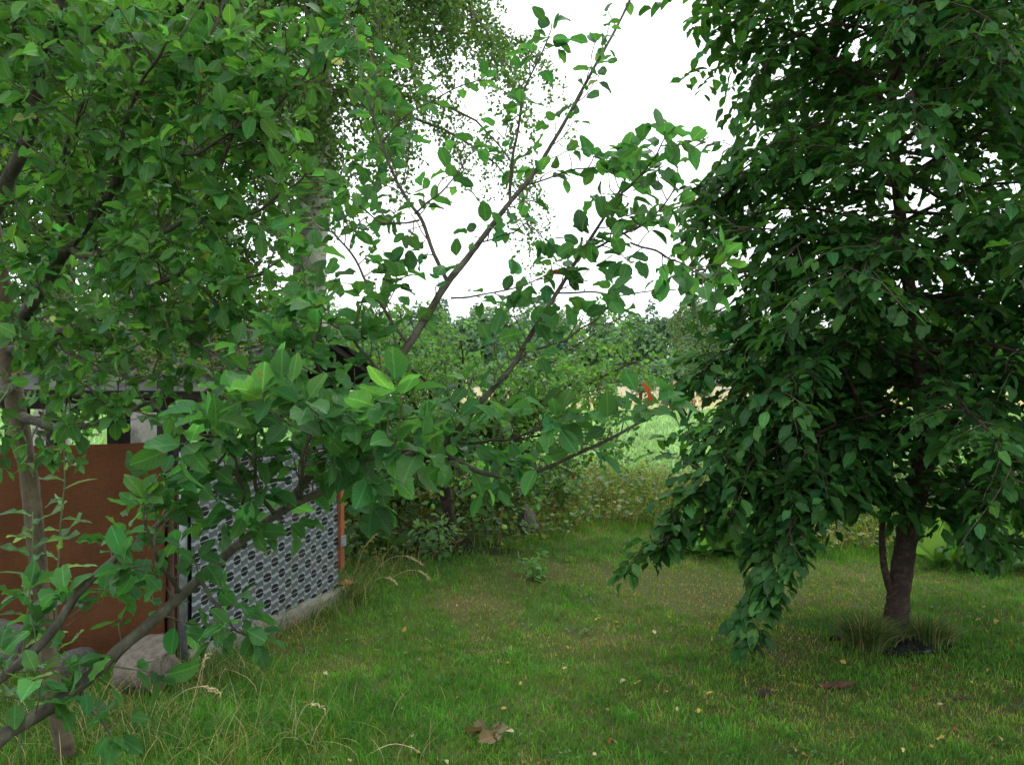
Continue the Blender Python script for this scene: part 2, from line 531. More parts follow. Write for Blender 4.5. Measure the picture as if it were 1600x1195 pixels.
# ------------------------------------------------------------------ leaves, twigs, blades
def leaf_template(kind, seed, segs=6):
    """flat-laid leaf along +X, unit length, with fold, bend and wavy serrated rim -> V, tris, uv"""
    r = np.random.default_rng(seed)
    u = 0.5 - 0.5 * np.cos(np.pi * np.linspace(0, 1, segs + 1))
    if kind == 'apple':
        w = 0.325 * np.sin(np.pi * u ** 0.93) ** 0.66
    elif kind == 'cherry':
        w = 0.30 * np.sin(np.pi * u ** 1.0) ** 0.68 * (1 - 0.2 * u ** 5)
    elif kind == 'narrow':
        w = 0.09 * np.sin(np.pi * u ** 0.7) ** 0.7
    elif kind == 'dock':
        w = 0.2 * np.sin(np.pi * u ** 0.8) ** 0.6
    else:
        w = 0.36 * np.sin(np.pi * u ** 0.75) ** 0.9
    w[0] = 0.0; w[-1] = 0.0
    fold = r.uniform(0.05, 0.6)
    bend = r.uniform(-0.15, 0.45)
    wave = r.uniform(0.01, 0.13); ph = r.uniform(0, 6)
    side = r.uniform(-0.1, 0.1)
    zc = -bend * u ** 2
    yc = side * u ** 2
    V = []; uv = []
    for i in range(segs + 1):
        V.append((u[i], yc[i], zc[i])); uv.append((u[i], 0.5))
    L = {}; Rr = {}
    for i in range(1, segs):
        for s, D in ((1, L), (-1, Rr)):
            ww = w[i] * (1 + r.normal(0, 0.035))
            z = zc[i] + fold * ww + wave * math.sin(ph + i * 2.1 + s)
            D[i] = len(V)
            V.append((u[i] + r.normal(0, 0.008), yc[i] + s * ww, z)); uv.append((u[i], 0.5 + s * ww))
    T = []
    for s, D in ((1, L), (-1, Rr)):
        for i in range(segs):
            q = [i, i + 1]
            if i + 1 in D: q.append(D[i + 1])
            if i in D: q.append(D[i])
            for k in range(1, len(q) - 1):
                t = (q[0], q[k], q[k + 1])
                T.append(t if s > 0 else t[::-1])
    # stalk
    if kind in ('apple', 'cherry', 'round'):
        b = len(V); sl = 0.28 if kind != 'round' else 0.2
        V += [(-sl, 0.0, 0.06), (0.02, 0.012, 0.006), (0.02, -0.012, 0.006)]
        uv += [(0.0, 0.5), (0.0, 0.5), (0.0, 0.5)]
        T.append((b, b + 2, b + 1))
        V = [(x + sl, y, z) for (x, y, z) in V]
    return np.array(V, float), np.array(T, int), np.array(uv, float)


TPL = {
    'apple': [leaf_template('apple', 100 + i, 10) for i in range(16)],
    'cherry': [leaf_template('cherry', 200 + i, 9) for i in range(12)],
    'applemd': [leaf_template('apple', 150 + i, 6) for i in range(10)],
    'cherrylo': [leaf_template('cherry', 250 + i, 5) for i in range(10)],
    'applelo': [leaf_template('apple', 300 + i, 4) for i in range(6)],
    'round': [leaf_template('round', 400 + i, 4) for i in range(6)],
    'narrow': [leaf_template('narrow', 500 + i, 6) for i in range(6)],
    'dock': [leaf_template('dock', 600 + i, 7) for i in range(6)],
}
# tiny folded leaf: two triangles
TPL['tiny'] = [(np.array([(0, 0, 0), (0.45, 0.36, 0.1), (1, 0, -0.05), (0.45, -0.36, 0.1)], float),
                np.array([(0, 2, 1), (0, 3, 2)]), np.array([(0, .5), (.5, .8), (1, .5), (.5, .2)], float))]


class Leaves:
    def __init__(s):
        s.p = []; s.d = []; s.n = []; s.s = []; s.c = []

    def add(s, p, d, n, size, col):
        s.p.append(p); s.d.append(d); s.n.append(n); s.s.append(size); s.c.append(col)

    def arrays(s):
        P = np.array(s.p, float).reshape(-1, 3); D = unit(np.array(s.d, float).reshape(-1, 3))
        N = np.array(s.n, float).reshape(-1, 3)
        N = unit(N - (N * D).sum(1)[:, None] * D)
        return P, D, N, np.array(s.s, float), np.array(s.c, float).reshape(-1, 3)


def leaves_mesh(name, kind, P, D, N, S, Cc):
    tpl = TPL[kind]
    Y = np.cross(N, D)
    which = RNG.integers(0, len(tpl), len(P))
    VV = []; FF = []; CC = []; UU = []; off = 0
    for k, (tv, tf, tu) in enumerate(tpl):
        m = which == k
        n = int(m.sum())
        if not n:
            continue
        v = P[m][:, None] + S[m][:, None, None] * (tv[None, :, 0:1] * D[m][:, None] + tv[None, :, 1:2] * Y[m][:, None] + tv[None, :, 2:3] * N[m][:, None])
        VV.append(v.reshape(-1, 3))
        FF.append((tf[None] + (np.arange(n) * len(tv))[:, None, None]).reshape(-1, 3) + off)
        CC.append(np.repeat(Cc[m], len(tv), 0)); UU.append(np.tile(tu, (n, 1)))
        off += n * len(tv)
    return mesh_np(name, np.concatenate(VV), [np.concatenate(FF)], np.concatenate(CC), np.concatenate(UU))


def project(P):
    d = np.maximum(P[:, 1], 0.05)
    return 800 + FPX * P[:, 0] / d, HOR - FPX * (P[:, 2] - CAMH) / d, P[:, 1]


def split_leaves(P, S, n=300, cell=22):
    """the n leaves that show largest: in view and the nearest over their spot"""
    x, y, d = project(P)
    ok = (x > -20) & (x < 1620) & (y > -20) & (y < 1215) & (d > 0.3)
    key = (np.floor(x / cell) * 1000 + np.floor(y / cell)).astype(int)
    best = {}
    for i in np.nonzero(ok)[0]:
        b = best.get(key[i])
        if b is None or d[i] < d[b]:
            best[key[i]] = i
    cand = sorted(best.values(), key=lambda i: -S[i] / d[i])[:n]
    mask = np.zeros(len(P), bool)
    mask[cand] = True
    return mask


def emit_leaves(tree, lv, kind, mat, singles=300, rest='crown', cell=22, variants=24, rest_kind=None):
    P, D, N, S, Cc = lv.arrays()
    mask = split_leaves(P, S, singles, cell) if singles < len(P) else np.ones(len(P), bool)
    idx = np.nonzero(mask)[0]
    if len(idx):
        tpl = TPL[kind]
        order = idx[np.argsort(Cc[idx].sum(1))]
        groups = np.array_split(order, min(variants, len(order)))
        for g, ids in enumerate(groups):
            tv, tf, tu = tpl[(g * 7) % len(tpl)]
            me = mesh_np('leaf', tv, [tf], np.repeat(np.median(Cc[ids], 0)[None], len(tv), 0), tu)
            me.materials.append(mat)
            for i in ids:
                Y = np.cross(N[i], D[i])
                o = bpy.data.objects.new('leaf', me)
                C.objects.link(o)
                o.parent = tree
                mw = Matrix.Identity(4)
                for r_ in range(3):
                    mw[r_][0] = D[i][r_] * S[i]; mw[r_][1] = Y[r_] * S[i]; mw[r_][2] = N[i][r_] * S[i]; mw[r_][3] = P[i][r_]
                o.matrix_basis = mw
    if (~mask).any():
        m = ~mask
        o = link(rest, leaves_mesh(rest, rest_kind or kind, P[m], D[m], N[m], S[m], Cc[m]), mat, tree)
        o['kind'] = 'stuff'
    return len(P)


def jitter_col(base, n=None, dv=0.25, dh=0.12):
    """natural leaf to leaf variation"""
    v = math.exp(RNG.normal(0, dv))
    h = RNG.normal(0, dh)
    return np.clip(np.array(base) * v * np.array([1 + 1.2 * h, 1 + 0.2 * h, 1 - 0.8 * h]), 0.002, 0.9)


def rand_unit():
    return unit(RNG.normal(0, 1, 3))


def rosette(lv, p, axis, n, size, base, open_=1.0, up=0.8, rnd=0.45, dv=0.25, dh=0.12, special=0.0):
    axis = unit(axis)
    e1 = unit(np.cross(axis, (0.3, 0.2, 0.95))); e2 = np.cross(axis, e1)
    a0 = RNG.uniform(0, 6.28)
    for i in range(n):
        a = a0 + i * 2.4 + RNG.normal(0, 0.3)
        th = open_ * RNG.uniform(0.6, 1.45)
        d = axis * math.cos(th) + (e1 * math.cos(a) + e2 * math.sin(a)) * math.sin(th)
        d = d + np.array([0, 0, -0.22 * RNG.uniform(0, 1.4)])
        nn = np.array([0, 0, up]) + axis * 0.35 + RNG.normal(0, rnd, 3)
        col = jitter_col(base, dv=dv, dh=dh)
        if special and RNG.random() < special:
            col = np.array([lin(120, 62, 32), lin(140, 112, 50), lin(120, 140, 96)][RNG.integers(0, 3)])
        lv.add(p + RNG.normal(0, 0.006, 3), d, nn, size * RNG.uniform(0.7, 1.15), col)


class Twigs:
    def __init__(s):
        s.mb = MB()

    def add(s, pts, r0, r1, sides=5):
        s.mb.tube(pts, np.linspace(r0, r1, len(pts)), sides, cap=False)

    def emit(s, tree, mat, name='twigs'):
        if s.mb.n:
            o = s.mb.build(name, mat, tree, smooth=True)
            o['kind'] = 'stuff'


def grow(p, d, length, n=6, wob=0.12, droop=0.0, lift=0.0):
    pts = [np.array(p, float)]
    d = unit(d)
    for i in range(n):
        d = unit(d + RNG.normal(0, wob, 3) + np.array([0, 0, lift - droop * (i + 1) / n]))
        pts.append(pts[-1] + d * length / n)
    return np.array(pts)


def limb(tree, ctrl, mat, name='branch', n=8, sides=9, rough=0.06, wob=0.0, wf=1.0):
    """ctrl rows: px, py, depth, half width in px -> a tapered limb; returns its centre line and radii"""
    P = np.array([np.append(at(a, b, d), w * wf / FPX * d) for a, b, d, w in ctrl])
    S = catmull(P, n)
    pts = S[:, :3].copy(); rad = np.maximum(S[:, 3], 0.0012)
    if wob:
        k = np.linspace(0, 1, len(pts))
        for ax in range(3):
            pts[:, ax] += wob * np.sin(k * RNG.uniform(8, 22) + RNG.uniform(0, 6)) * np.minimum(1, k * 4)
    V, F, T = tube_np(pts, rad, sides, True, rough)
    o = link(name, mesh_np(name, V, [F, T]), mat, tree)
    return pts, rad


def sub_at(pts, s):
    seg = np.linalg.norm(np.diff(pts, axis=0), axis=1); cs = np.concatenate([[0], np.cumsum(seg)])
    t = s * cs[-1]
    i = min(np.searchsorted(cs, t, 'right') - 1, len(seg) - 1)
    f = (t - cs[i]) / max(seg[i], 1e-9)
    return pts[i] * (1 - f) + pts[i + 1] * f, unit(pts[i + 1] - pts[i]), cs[-1]


def blades(pos, h, w, lean, colb, colt, nseg=2, curve=1.0, ld=None):
    """grass blades: arrays -> V, tris, col"""
    n = len(pos)
    a = RNG.uniform(0, 6.28, n)
    side = np.stack([np.cos(a), np.sin(a), np.zeros(n)], 1)
    la = RNG.uniform(0, 6.28, n)
    if ld is None:
        ld = np.stack([np.cos(la), np.sin(la), np.zeros(n)], 1)
    rows = []; cols = []
    for k in range(nseg + 1):
        t = k / nseg
        c = pos + np.stack([0 * h, 0 * h, h * t * (1 - 0.35 * lean * t)], 1) + ld * (h * lean * t ** (1 + curve))[:, None]
        cc = colb * (1 - t) + colt * t
        if k < nseg:
            ww = (w * (1 - 0.6 * t))[:, None]
            rows += [c - side * ww / 2, c + side * ww / 2]; cols += [cc, cc]
        else:
            rows.append(c); cols.append(cc)
    m = len(rows)
    V = np.stack(rows, 1).reshape(-1, 3); Cc = np.stack(cols, 1).reshape(-1, 3)
    T = []
    for k in range(nseg - 1):
        b = 2 * k
        T += [(b, b + 1, b + 3), (b, b + 3, b + 2)]
    b = 2 * (nseg - 1)
    T.append((b, b + 1, b + 2))
    T = (np.array(T)[None] + (np.arange(n) * m)[:, None, None]).reshape(-1, 3)
    return V, T, Cc


# ------------------------------------------------------------------ the ground
def sheet(name, x0, x1, y0, y1, nx, ny, zf, mat, label, cat):
    X, Y = np.meshgrid(np.linspace(x0, x1, nx), np.linspace(y0, y1, ny))
    V = np.stack([X.ravel(), Y.ravel(), zf(X, Y).ravel()], 1)
    i = (np.arange(ny - 1)[:, None] * nx + np.arange(nx - 1)[None]).ravel()
    o = link(name, mesh_np(name, V, [np.stack([i, i + 1, i + nx + 1, i + nx], 1)]), mat)
    return tag(o, label, cat, kind='structure')


def lawn_z(x, y):
    return 0.012 * noise2(x, y, 3.0) + 0.006 * noise2(x, y, 0.7, 5)


sheet('field', -700, 700, -60, 1300, 60, 60, lambda x, y: -0.09 + 0 * x, M['stubble'], 'pale straw stubble field stretching to the woods', 'field')
sheet('crop_ground', -40, 60, 13.5, 37, 40, 20, lambda x, y: -0.05 + 0.01 * noise2(x, y, 5), M['crop_soil'], 'bright green crop strip beyond the weedy border', 'field')
sheet('lawn', -9, 10, -3, 14, 130, 120, lawn_z, M['lawn_soil'], 'patchy mown lawn between the trees', 'lawn')

# front edge of the wild border, from left to right
EDGE = np.array([onground(*p)[:2] for p in ((430, 880), (530, 888), (640, 880), (740, 862), (860, 842), (930, 824), (1010, 822), (1090, 848), (1200, 866), (1400, 866), (1600, 878), (1750, 885))])


def edge_y(x):
    return np.interp(x, EDGE[:, 0], EDGE[:, 1])


# shelter corners (needed to keep grass out of it)
A = np.array([-1.78, 4.90]); Bc = np.array([-1.255, 6.30])
SD = unit(Bc - A); SL = float(np.linalg.norm(Bc - A))
FD = np.array([-SD[1], SD[0]])       # along the front, to the left


def in_shelter(x, y, m=0.0):
    rx, ry = x - A[0], y - A[1]
    s = rx * SD[0] + ry * SD[1]; t = rx * FD[0] + ry * FD[1]
    return (s > -m) & (s < SL + m) & (t > -m) & (t < 2.6)


TREE_C = onground(1400, 1006)        # cherry foot


def hollow(x, y):
    """the dark bare place under the low apple tree"""
    return np.clip(1.7 * np.exp(-(((x + 0.95) / 0.75) ** 2 + ((y - 8.25) / 0.62) ** 2)), 0, 1)


def build_grass():
    n = 345000
    y = 2.9 + (10.2 - 2.9) * RNG.random(n) ** 1.25
    x = RNG.uniform(-1, 1, n) * (0.62 * y + 0.9)
    k = (y < edge_y(x) + 0.35) & ~in_shelter(x, y)
    x, y = x[k], y[k]
    # worn, yellowed places
    dry = 0.20 * noise2(x, y, 2.2, 3) + 0.28 * noise2(x, y, 0.5, 9) + 0.12 * noise2(x, y, 0.18, 13) - 0.20
    for px, py, rx, ry, a in ((735, 950, .30, .35, 1.0), (1120, 935, .8, .5, .75), (890, 1000, .6, .3, .4), (1000, 900, .9, .5, .45), (1270, 1010, .5, .35, .5),
                              (1480, 1120, .8, .5, .35), (1180, 1090, .5, .3, .3), (430, 1000, .25, .3, .6), (520, 1050, .2, .15, .5), (1300, 900, 1., .5, .35)):
        c = onground(px, py)
        dry = dry + 1.35 * a * np.exp(-(((x - c[0]) / rx) ** 2 + ((y - c[1]) / ry) ** 2))
    for px, py, rx, ry, a in ((640, 1100, .6, .35, .55), (870, 935, .45, .3, .45), (830, 1040, .4, .3, .35), (1240, 1110, .4, .25, .25), (560, 930, .4, .5, .3), (420, 1130, .5, .3, .4)):
        c = onground(px, py)
        dry = dry - a * np.exp(-(((x - c[0]) / rx) ** 2 + ((y - c[1]) / ry) ** 2))
    thin = np.clip(0.5 * dry - 0.1, 0, 0.55)
    rc = np.hypot((x - TREE_C[0]) / 1.25, (y - TREE_C[1] - .02) / 0.8)
    thin = np.maximum(thin, np.clip(1.3 - rc / 0.25, 0, 0.97))
    thin = np.maximum(thin, 0.95 * hollow(x, y))
    k = RNG.random(len(x)) > thin
    x, y, dry = x[k], y[k], dry[k]
    n = len(x)
    z = lawn_z(x, y)
    lush = np.clip(0.5 - dry, 0, 1.2)
    h = RNG.gamma(6, 1, n) / 6 * (0.017 + 0.022 * lush)
    c = onground(330, 1160)
    tall = np.exp(-(((x - c[0]) / .55) ** 2 + ((y - c[1]) / .45) ** 2))
    ds = (x - A[0]) * FD[0] + (y - A[1]) * FD[1]
    tall = np.maximum(tall, np.exp(-(ds / 0.16) ** 2) * ((y > 4.6) & (y < 6.9)))
    tall = np.maximum(tall, 0.8 * np.exp(-((edge_y(x) - y) / 0.35) ** 2))
    h = h * (1 + 1.3 * tall)
    dryb = RNG.random(n) < np.clip(0.06 + 0.6 * dry, 0.012, 0.78)
    green = np.array([0.084, 0.196, 0.022])[None] * np.exp(RNG.normal(0, 0.22, n))[:, None] * (1 + np.clip(dry, -0.5, 1)[:, None] * np.array([0.7, 0.15, 0.2]))
    green = green * np.exp(0.22 * noise2(x, y, 0.22, 17) + 0.18 * noise2(x, y, 0.9, 21))[:, None]
    straw = np.array([0.27, 0.21, 0.09])[None] * np.exp(RNG.normal(0, 0.3, n))[:, None]
    cb = np.where(dryb[:, None], straw, green)
    w = RNG.uniform(0.0032, 0.0064, n)
    V, T, Cc = blades(np.stack([x, y, z], 1), h, w, RNG.uniform(0.1, 1.0, n), cb, cb * np.array([1.15, 1.05, 0.9]), 2)
    o = link('lawn_grass', mesh_np('lawn_grass', V, [T], Cc), M['grass'])
    tag(o, 'short green grass with worn yellow patches covering the lawn', 'grass', kind='stuff')


reseed(1000)
build_grass()


def build_long_grass():
    """untidy longer grass and dry stalks at lower left, and along the kerb"""
    P = []; H = []; Cb = []
    for px, py, sx, sy, n in ((250, 1150, .35, .35, 900), (120, 1120, .3, .3, 500), (430, 985, .12, .2, 350), (330, 1060, .18, .12, 350), (560, 900, .28, .2, 500), (530, 950, .1, .25, 300), (400, 1190, .35, .25, 300)):
        c = onground(px, py)
        x = RNG.normal(c[0], sx, n); y = RNG.normal(c[1], sy, n)
        k = ~in_shelter(x, y, 0.03)
        x, y = x[k], y[k]
        P.append(np.stack([x, y, lawn_z(x, y)], 1)); H.append(RNG.uniform(0.08, 0.26, len(x)))
        dr = RNG.random(len(x)) < 0.35
        Cb.append(np.where(dr[:, None], np.array([0.30, 0.24, 0.12]), np.array([0.06, 0.13, 0.025])) * np.exp(RNG.normal(0, 0.25, len(x)))[:, None])
    P = np.concatenate(P); H = np.concatenate(H); Cb = np.concatenate(Cb)
    V, T, Cc = blades(P, H, np.full(len(P), 0.0035), RNG.uniform(0.3, 1.3, len(P)), Cb, Cb, 4)
    o = link('long_grass', mesh_np('long_grass', V, [T], Cc), M['grass'])
    tag(o, 'untidy long grass with dry stalks along the shelter foot', 'grass', kind='stuff')


reseed(1001)
build_long_grass()


# ------------------------------------------------------------------ wild border, crop
def build_border():
    n = 50000
    x = RNG.uniform(-3.2, 9.0, n)
    dd = RNG.random(n) ** 0.8 * 3.6
    y = edge_y(x) + dd + RNG.normal(0, 0.12, n)
    # the tree stands in a dark hollow: few grasses right under it
    under = np.clip(hollow(x, y - 0.2) + hollow(x + .15, y - 0.9), 0, 1)
    k = RNG.random(n) > under * 0.95
    x, y, dd = x[k], y[k], dd[k]
    n = len(x)
    h = RNG.uniform(0.15, 0.52, n) * (0.55 + 0.5 * np.clip(dd / 1.2, 0, 1.2)) * (1 + 0.3 * noise2(x, y, 1.2, 2))
    h = np.clip(h, 0.06, 0.72)
    pick = RNG.random(n) + 0.2 * noise2(x, y, 1.0, 7)
    col = np.where((pick < 0.52)[:, None], np.array([0.075, 0.15, 0.03]), np.where((pick < 0.76)[:, None], np.array([0.14, 0.18, 0.04]), np.where((pick < 0.9)[:, None], np.array([0.28, 0.22, 0.095]), np.array([0.19, 0.085, 0.04]))))
    col = col * np.exp(RNG.normal(0, 0.25, n))[:, None]
    V, T, Cc = blades(np.stack([x, y, np.full(n, -0.02)], 1), h, RNG.uniform(0.005, 0.012, n), RNG.uniform(0.1, 0.9, n), col, col * 1.1, 2)
    o = link('border_grass', mesh_np('border_grass', V, [T], Cc), M['grass'])
    tag(o, 'tall green and straw coloured grass in the wild border', 'grass', kind='stuff')
    # leafy weeds among it
    lv = Leaves()
    for i in range(3600):
        x = RNG.uniform(-3.0, 8.5); y = float(edge_y(x)) + RNG.uniform(0.0, 3.2)
        if RNG.random() < 0.6 * float(hollow(x, y)):
            continue
        hh = RNG.uniform(0.05, 0.5) * (0.5 + min(1.0, (y - edge_y(x)) / 1.2))
        base = [(0.07, 0.15, 0.035), (0.11, 0.19, 0.04), (0.05, 0.12, 0.04), (0.17, 0.19, 0.045)][RNG.integers(0, 4)]
        for j in range(RNG.integers(3, 8)):
            p = np.array([x, y, 0]) + np.array([RNG.normal(0, 0.06), RNG.normal(0, 0.06), hh * RNG.uniform(0.2, 1.0)])
            d = rand_unit(); d[2] = abs(d[2]) * 0.4
            lv.add(p, d, np.array([0, -0.2, 1]) + RNG.normal(0, 0.4, 3), RNG.uniform(0.035, 0.085), jitter_col(base))
    o = link('border_weeds', leaves_mesh('border_weeds', 'tiny', *lv.arrays()), M['small_leaf'])
    tag(o, 'mixed leafy weeds and brambles growing through the border grass', 'weeds', kind='stuff')


reseed(1002)
build_border()


def build_crop():
    n = 11000
    y = RNG.uniform(14.5, 37, n)
    x = RNG.uniform(-0.62, 0.66, n) * y
    lv_p = []; H = []; Cb = []
    for j in range(5):
        xx = x + RNG.normal(0, 0.09, n); yy = y + RNG.normal(0, 0.09, n)
        lv_p.append(np.stack([xx, yy, np.full(n, -0.05)], 1))
        H.append(RNG.uniform(0.12, 0.34, n))
        Cb.append(np.array([0.22, 0.36, 0.17])[None] * np.exp(RNG.normal(0, 0.22, n))[:, None] * (1 + 0.15 * noise2(x, y, 4, 4))[:, None])
    P = np.concatenate(lv_p); H = np.concatenate(H); Cb = np.concatenate(Cb)
    V, T, Cc = blades(P, H, RNG.uniform(0.03, 0.07, len(P)), RNG.uniform(0.2, 1.0, len(P)), Cb, Cb * 1.15, 2)
    o = link('crop', mesh_np('crop', V, [T], Cc), M['grass'])
    tag(o, 'low fresh green crop growing in the field strip', 'crop', kind='stuff')
    n = 16000
    y = 36 + 30 * RNG.random(n) ** 1.3
    x = RNG.uniform(-0.6, 0.62, n) * y
    Cb = np.array([0.50, 0.43, 0.24])[None] * np.exp(RNG.normal(0, 0.2, n))[:, None]
    V, T, Cc = blades(np.stack([x, y, np.full(n, -0.09)], 1), RNG.uniform(0.12, 0.3, n), RNG.uniform(0.03, 0.06, n), RNG.uniform(0.1, 0.6, n), Cb, Cb, 2)
    o = link('straw_stubble', mesh_np('straw_stubble', V, [T], Cc), M['grass'])
    tag(o, 'pale dry straw standing in the far field', 'straw', kind='stuff')


reseed(1003)
build_crop()


# ------------------------------------------------------------------ far woods, field trees and bushes
def crown_points(n, r, c, lobes=14, squash=1.0):
    """points on the surfaces of many small lobes that make up an uneven crown"""
    cs = unit(RNG.normal(0, 1, (lobes, 3))) * RNG.uniform(0.35, 0.8, (lobes, 1)) * r
    cs = np.vstack([cs, [[0, 0, 0]]])
    rr = RNG.uniform(0.28, 0.5, len(cs))
    k = RNG.integers(0, len(cs), n)
    d = unit(RNG.normal(0, 1, (n, 3)))
    d[:, 2] = np.where(d[:, 2] < -0.3, -d[:, 2], d[:, 2])
    p = cs[k] + d * (rr[k] * RNG.uniform(0.7, 1.05, n))[:, None] * r
    return np.asarray(c) + p, d, rr[k]


def tiny_cloud(P, D, S, Cc):
    n = len(P)
    nrm = unit(D + RNG.normal(0, 0.5, (n, 3)) + np.array([0, 0, 0.3]))
    d = unit(np.cross(nrm, RNG.normal(0, 1, (n, 3))))
    return P, d, nrm, S, Cc


def build_woods():
    Ps = []; Ds = []; Ss = []; Cs = []
    mb = MB()
    # (x range is wide enough for a camera a step aside)
    for row, (dist, cnt, hmin, hmax) in enumerate(((104, 60, 1.6, 3.6), (109, 42, 6.4, 9.0), (122, 52, 9.6, 11.4), (140, 50, 12.0, 13.4))):
        for i in range(cnt):
            x = (-0.68 + 1.40 * (i + RNG.uniform(0.1, 0.9)) / cnt) * dist
            y = dist + RNG.uniform(-5, 5)
            h = RNG.uniform(hmin, hmax) * (0.90 if x > 8 else 1.0)
            rx = RNG.uniform(2.3, 3.4)
            rz = h * (0.62 if row < 2 else 0.52)
            p, d, _ = crown_points(400 if row == 0 else 1000, np.array([rx, rx, rz]), (x, y, h - rz * 1.0), 16)
            kk = p[:, 2] > -0.1; p, d = p[kk], d[kk]
            base = np.array([(0.09, 0.175, 0.085), (0.105, 0.20, 0.085), (0.08, 0.155, 0.09), (0.115, 0.205, 0.09)][RNG.integers(0, 4)]) * RNG.uniform(0.8, 1.25)  # leaf colours brightened and blued to stand in for distant haze
            Ps.append(p); Ds.append(d); Ss.append(RNG.uniform(0.42, 0.85, len(p)))
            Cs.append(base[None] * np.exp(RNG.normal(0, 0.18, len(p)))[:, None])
            mb.tube(np.array([(x, y, -0.2), (x + .2, y, h * 0.3), (x, y, h * .6)]), [0.22, 0.16, 0.08], 5, cap=False)
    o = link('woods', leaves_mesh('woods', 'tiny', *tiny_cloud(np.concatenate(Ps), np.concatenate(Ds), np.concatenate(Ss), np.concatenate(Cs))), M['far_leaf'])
    tag(o, 'distant mixed wood closing the far side of the field', 'woods', kind='stuff')
    t = mb.build('trunks', M['twig'], o); t['kind'] = 'stuff'


reseed(1004)
build_woods()


def bushy(name, label, cat, px, d, w, h, base, n=2600, leaf=0.12, group=None, trunk=0.12, lobes=14, low=0.05):
    t = thing(name, label, cat, group)
    x = (px - 800) / FPX * d
    rz = h * (1 - low) / 2
    p, dd, _ = crown_points(n, np.array([w / 2, w / 2, rz]) * 0.95, (x, d, h - rz), lobes)
    k = p[:, 2] > 0.02
    p, dd = p[k], dd[k]
    Cc = np.array([jitter_col(base, dv=0.22, dh=0.1) for _ in range(len(p))])
    o = link('crown', leaves_mesh('crown', 'tiny', *tiny_cloud(p, dd, RNG.uniform(0.6, 1.3, len(p)) * leaf, Cc)), M['far_leaf'], t)
    o['kind'] = 'stuff'
    mb = MB()
    mb.tube(np.array([(x, d, -0.15), (x + 0.03 * h, d, h * 0.25), (x - 0.02 * h, d, h * 0.5), (x, d, h * .75)]), [trunk, trunk * .8, trunk * .5, trunk * .2], 8)
    for i in range(6):
        a = RNG.uniform(0, 6.28)
        z0 = h * RNG.uniform(0.25, 0.5)
        mb.tube(np.array([(x, d, z0), (x + math.cos(a) * w * .18, d + math.sin(a) * w * .18, z0 + h * .14), (x + math.cos(a) * w * .32, d + math.sin(a) * w * .32, z0 + h * .3)]), [trunk * .45, trunk * .3, trunk * .1], 6)
    mb.build('trunk', M['twig'], t, smooth=True)
    return t


reseed(2004)
bushy('field_tree', 'tall pale green tree at the field edge just left of the cherry', 'tree', 1090, 62, 6.5, 7.4, (0.095, 0.165, 0.06), 5200, 0.22)
bushy('field_tree', 'wide dark green tree at the field edge seen through the cherry', 'tree', 1260, 70, 9.0, 8.0, (0.07, 0.125, 0.05), 4200, 0.25)
bushy('field_tree', 'rounded green tree glimpsed far behind the cherry trunk', 'tree', 1470, 66, 8.0, 7.2, (0.08, 0.145, 0.05), 4200, 0.25)
bushy('field_bush', 'light yellow green feathery bush at the stubble edge left of the brown hut', 'bush', 935, 46, 2.6, 1.9, (0.15, 0.24, 0.07), 3000, 0.11)
bushy('field_bush', 'low grey green bush next to the brown hut', 'bush', 1000, 47, 2.2, 1.35, (0.12, 0.19, 0.075), 2200, 0.10)
bushy('field_bush', 'dark green bush right behind the brown hut', 'bush', 1098, 50, 1.5, 0.95, (0.06, 0.11, 0.05), 1500, 0.09)
bushy('field_bush', 'broad green bush in the field behind the fruit tree crown', 'bush', 850, 48, 2.6, 1.6, (0.11, 0.19, 0.06), 2400, 0.11)
bushy('field_bush', 'bushy green shrub in the field behind the slanting long bough', 'bush', 640, 50, 4.0, 2.4, (0.085, 0.15, 0.05), 2800, 0.13)


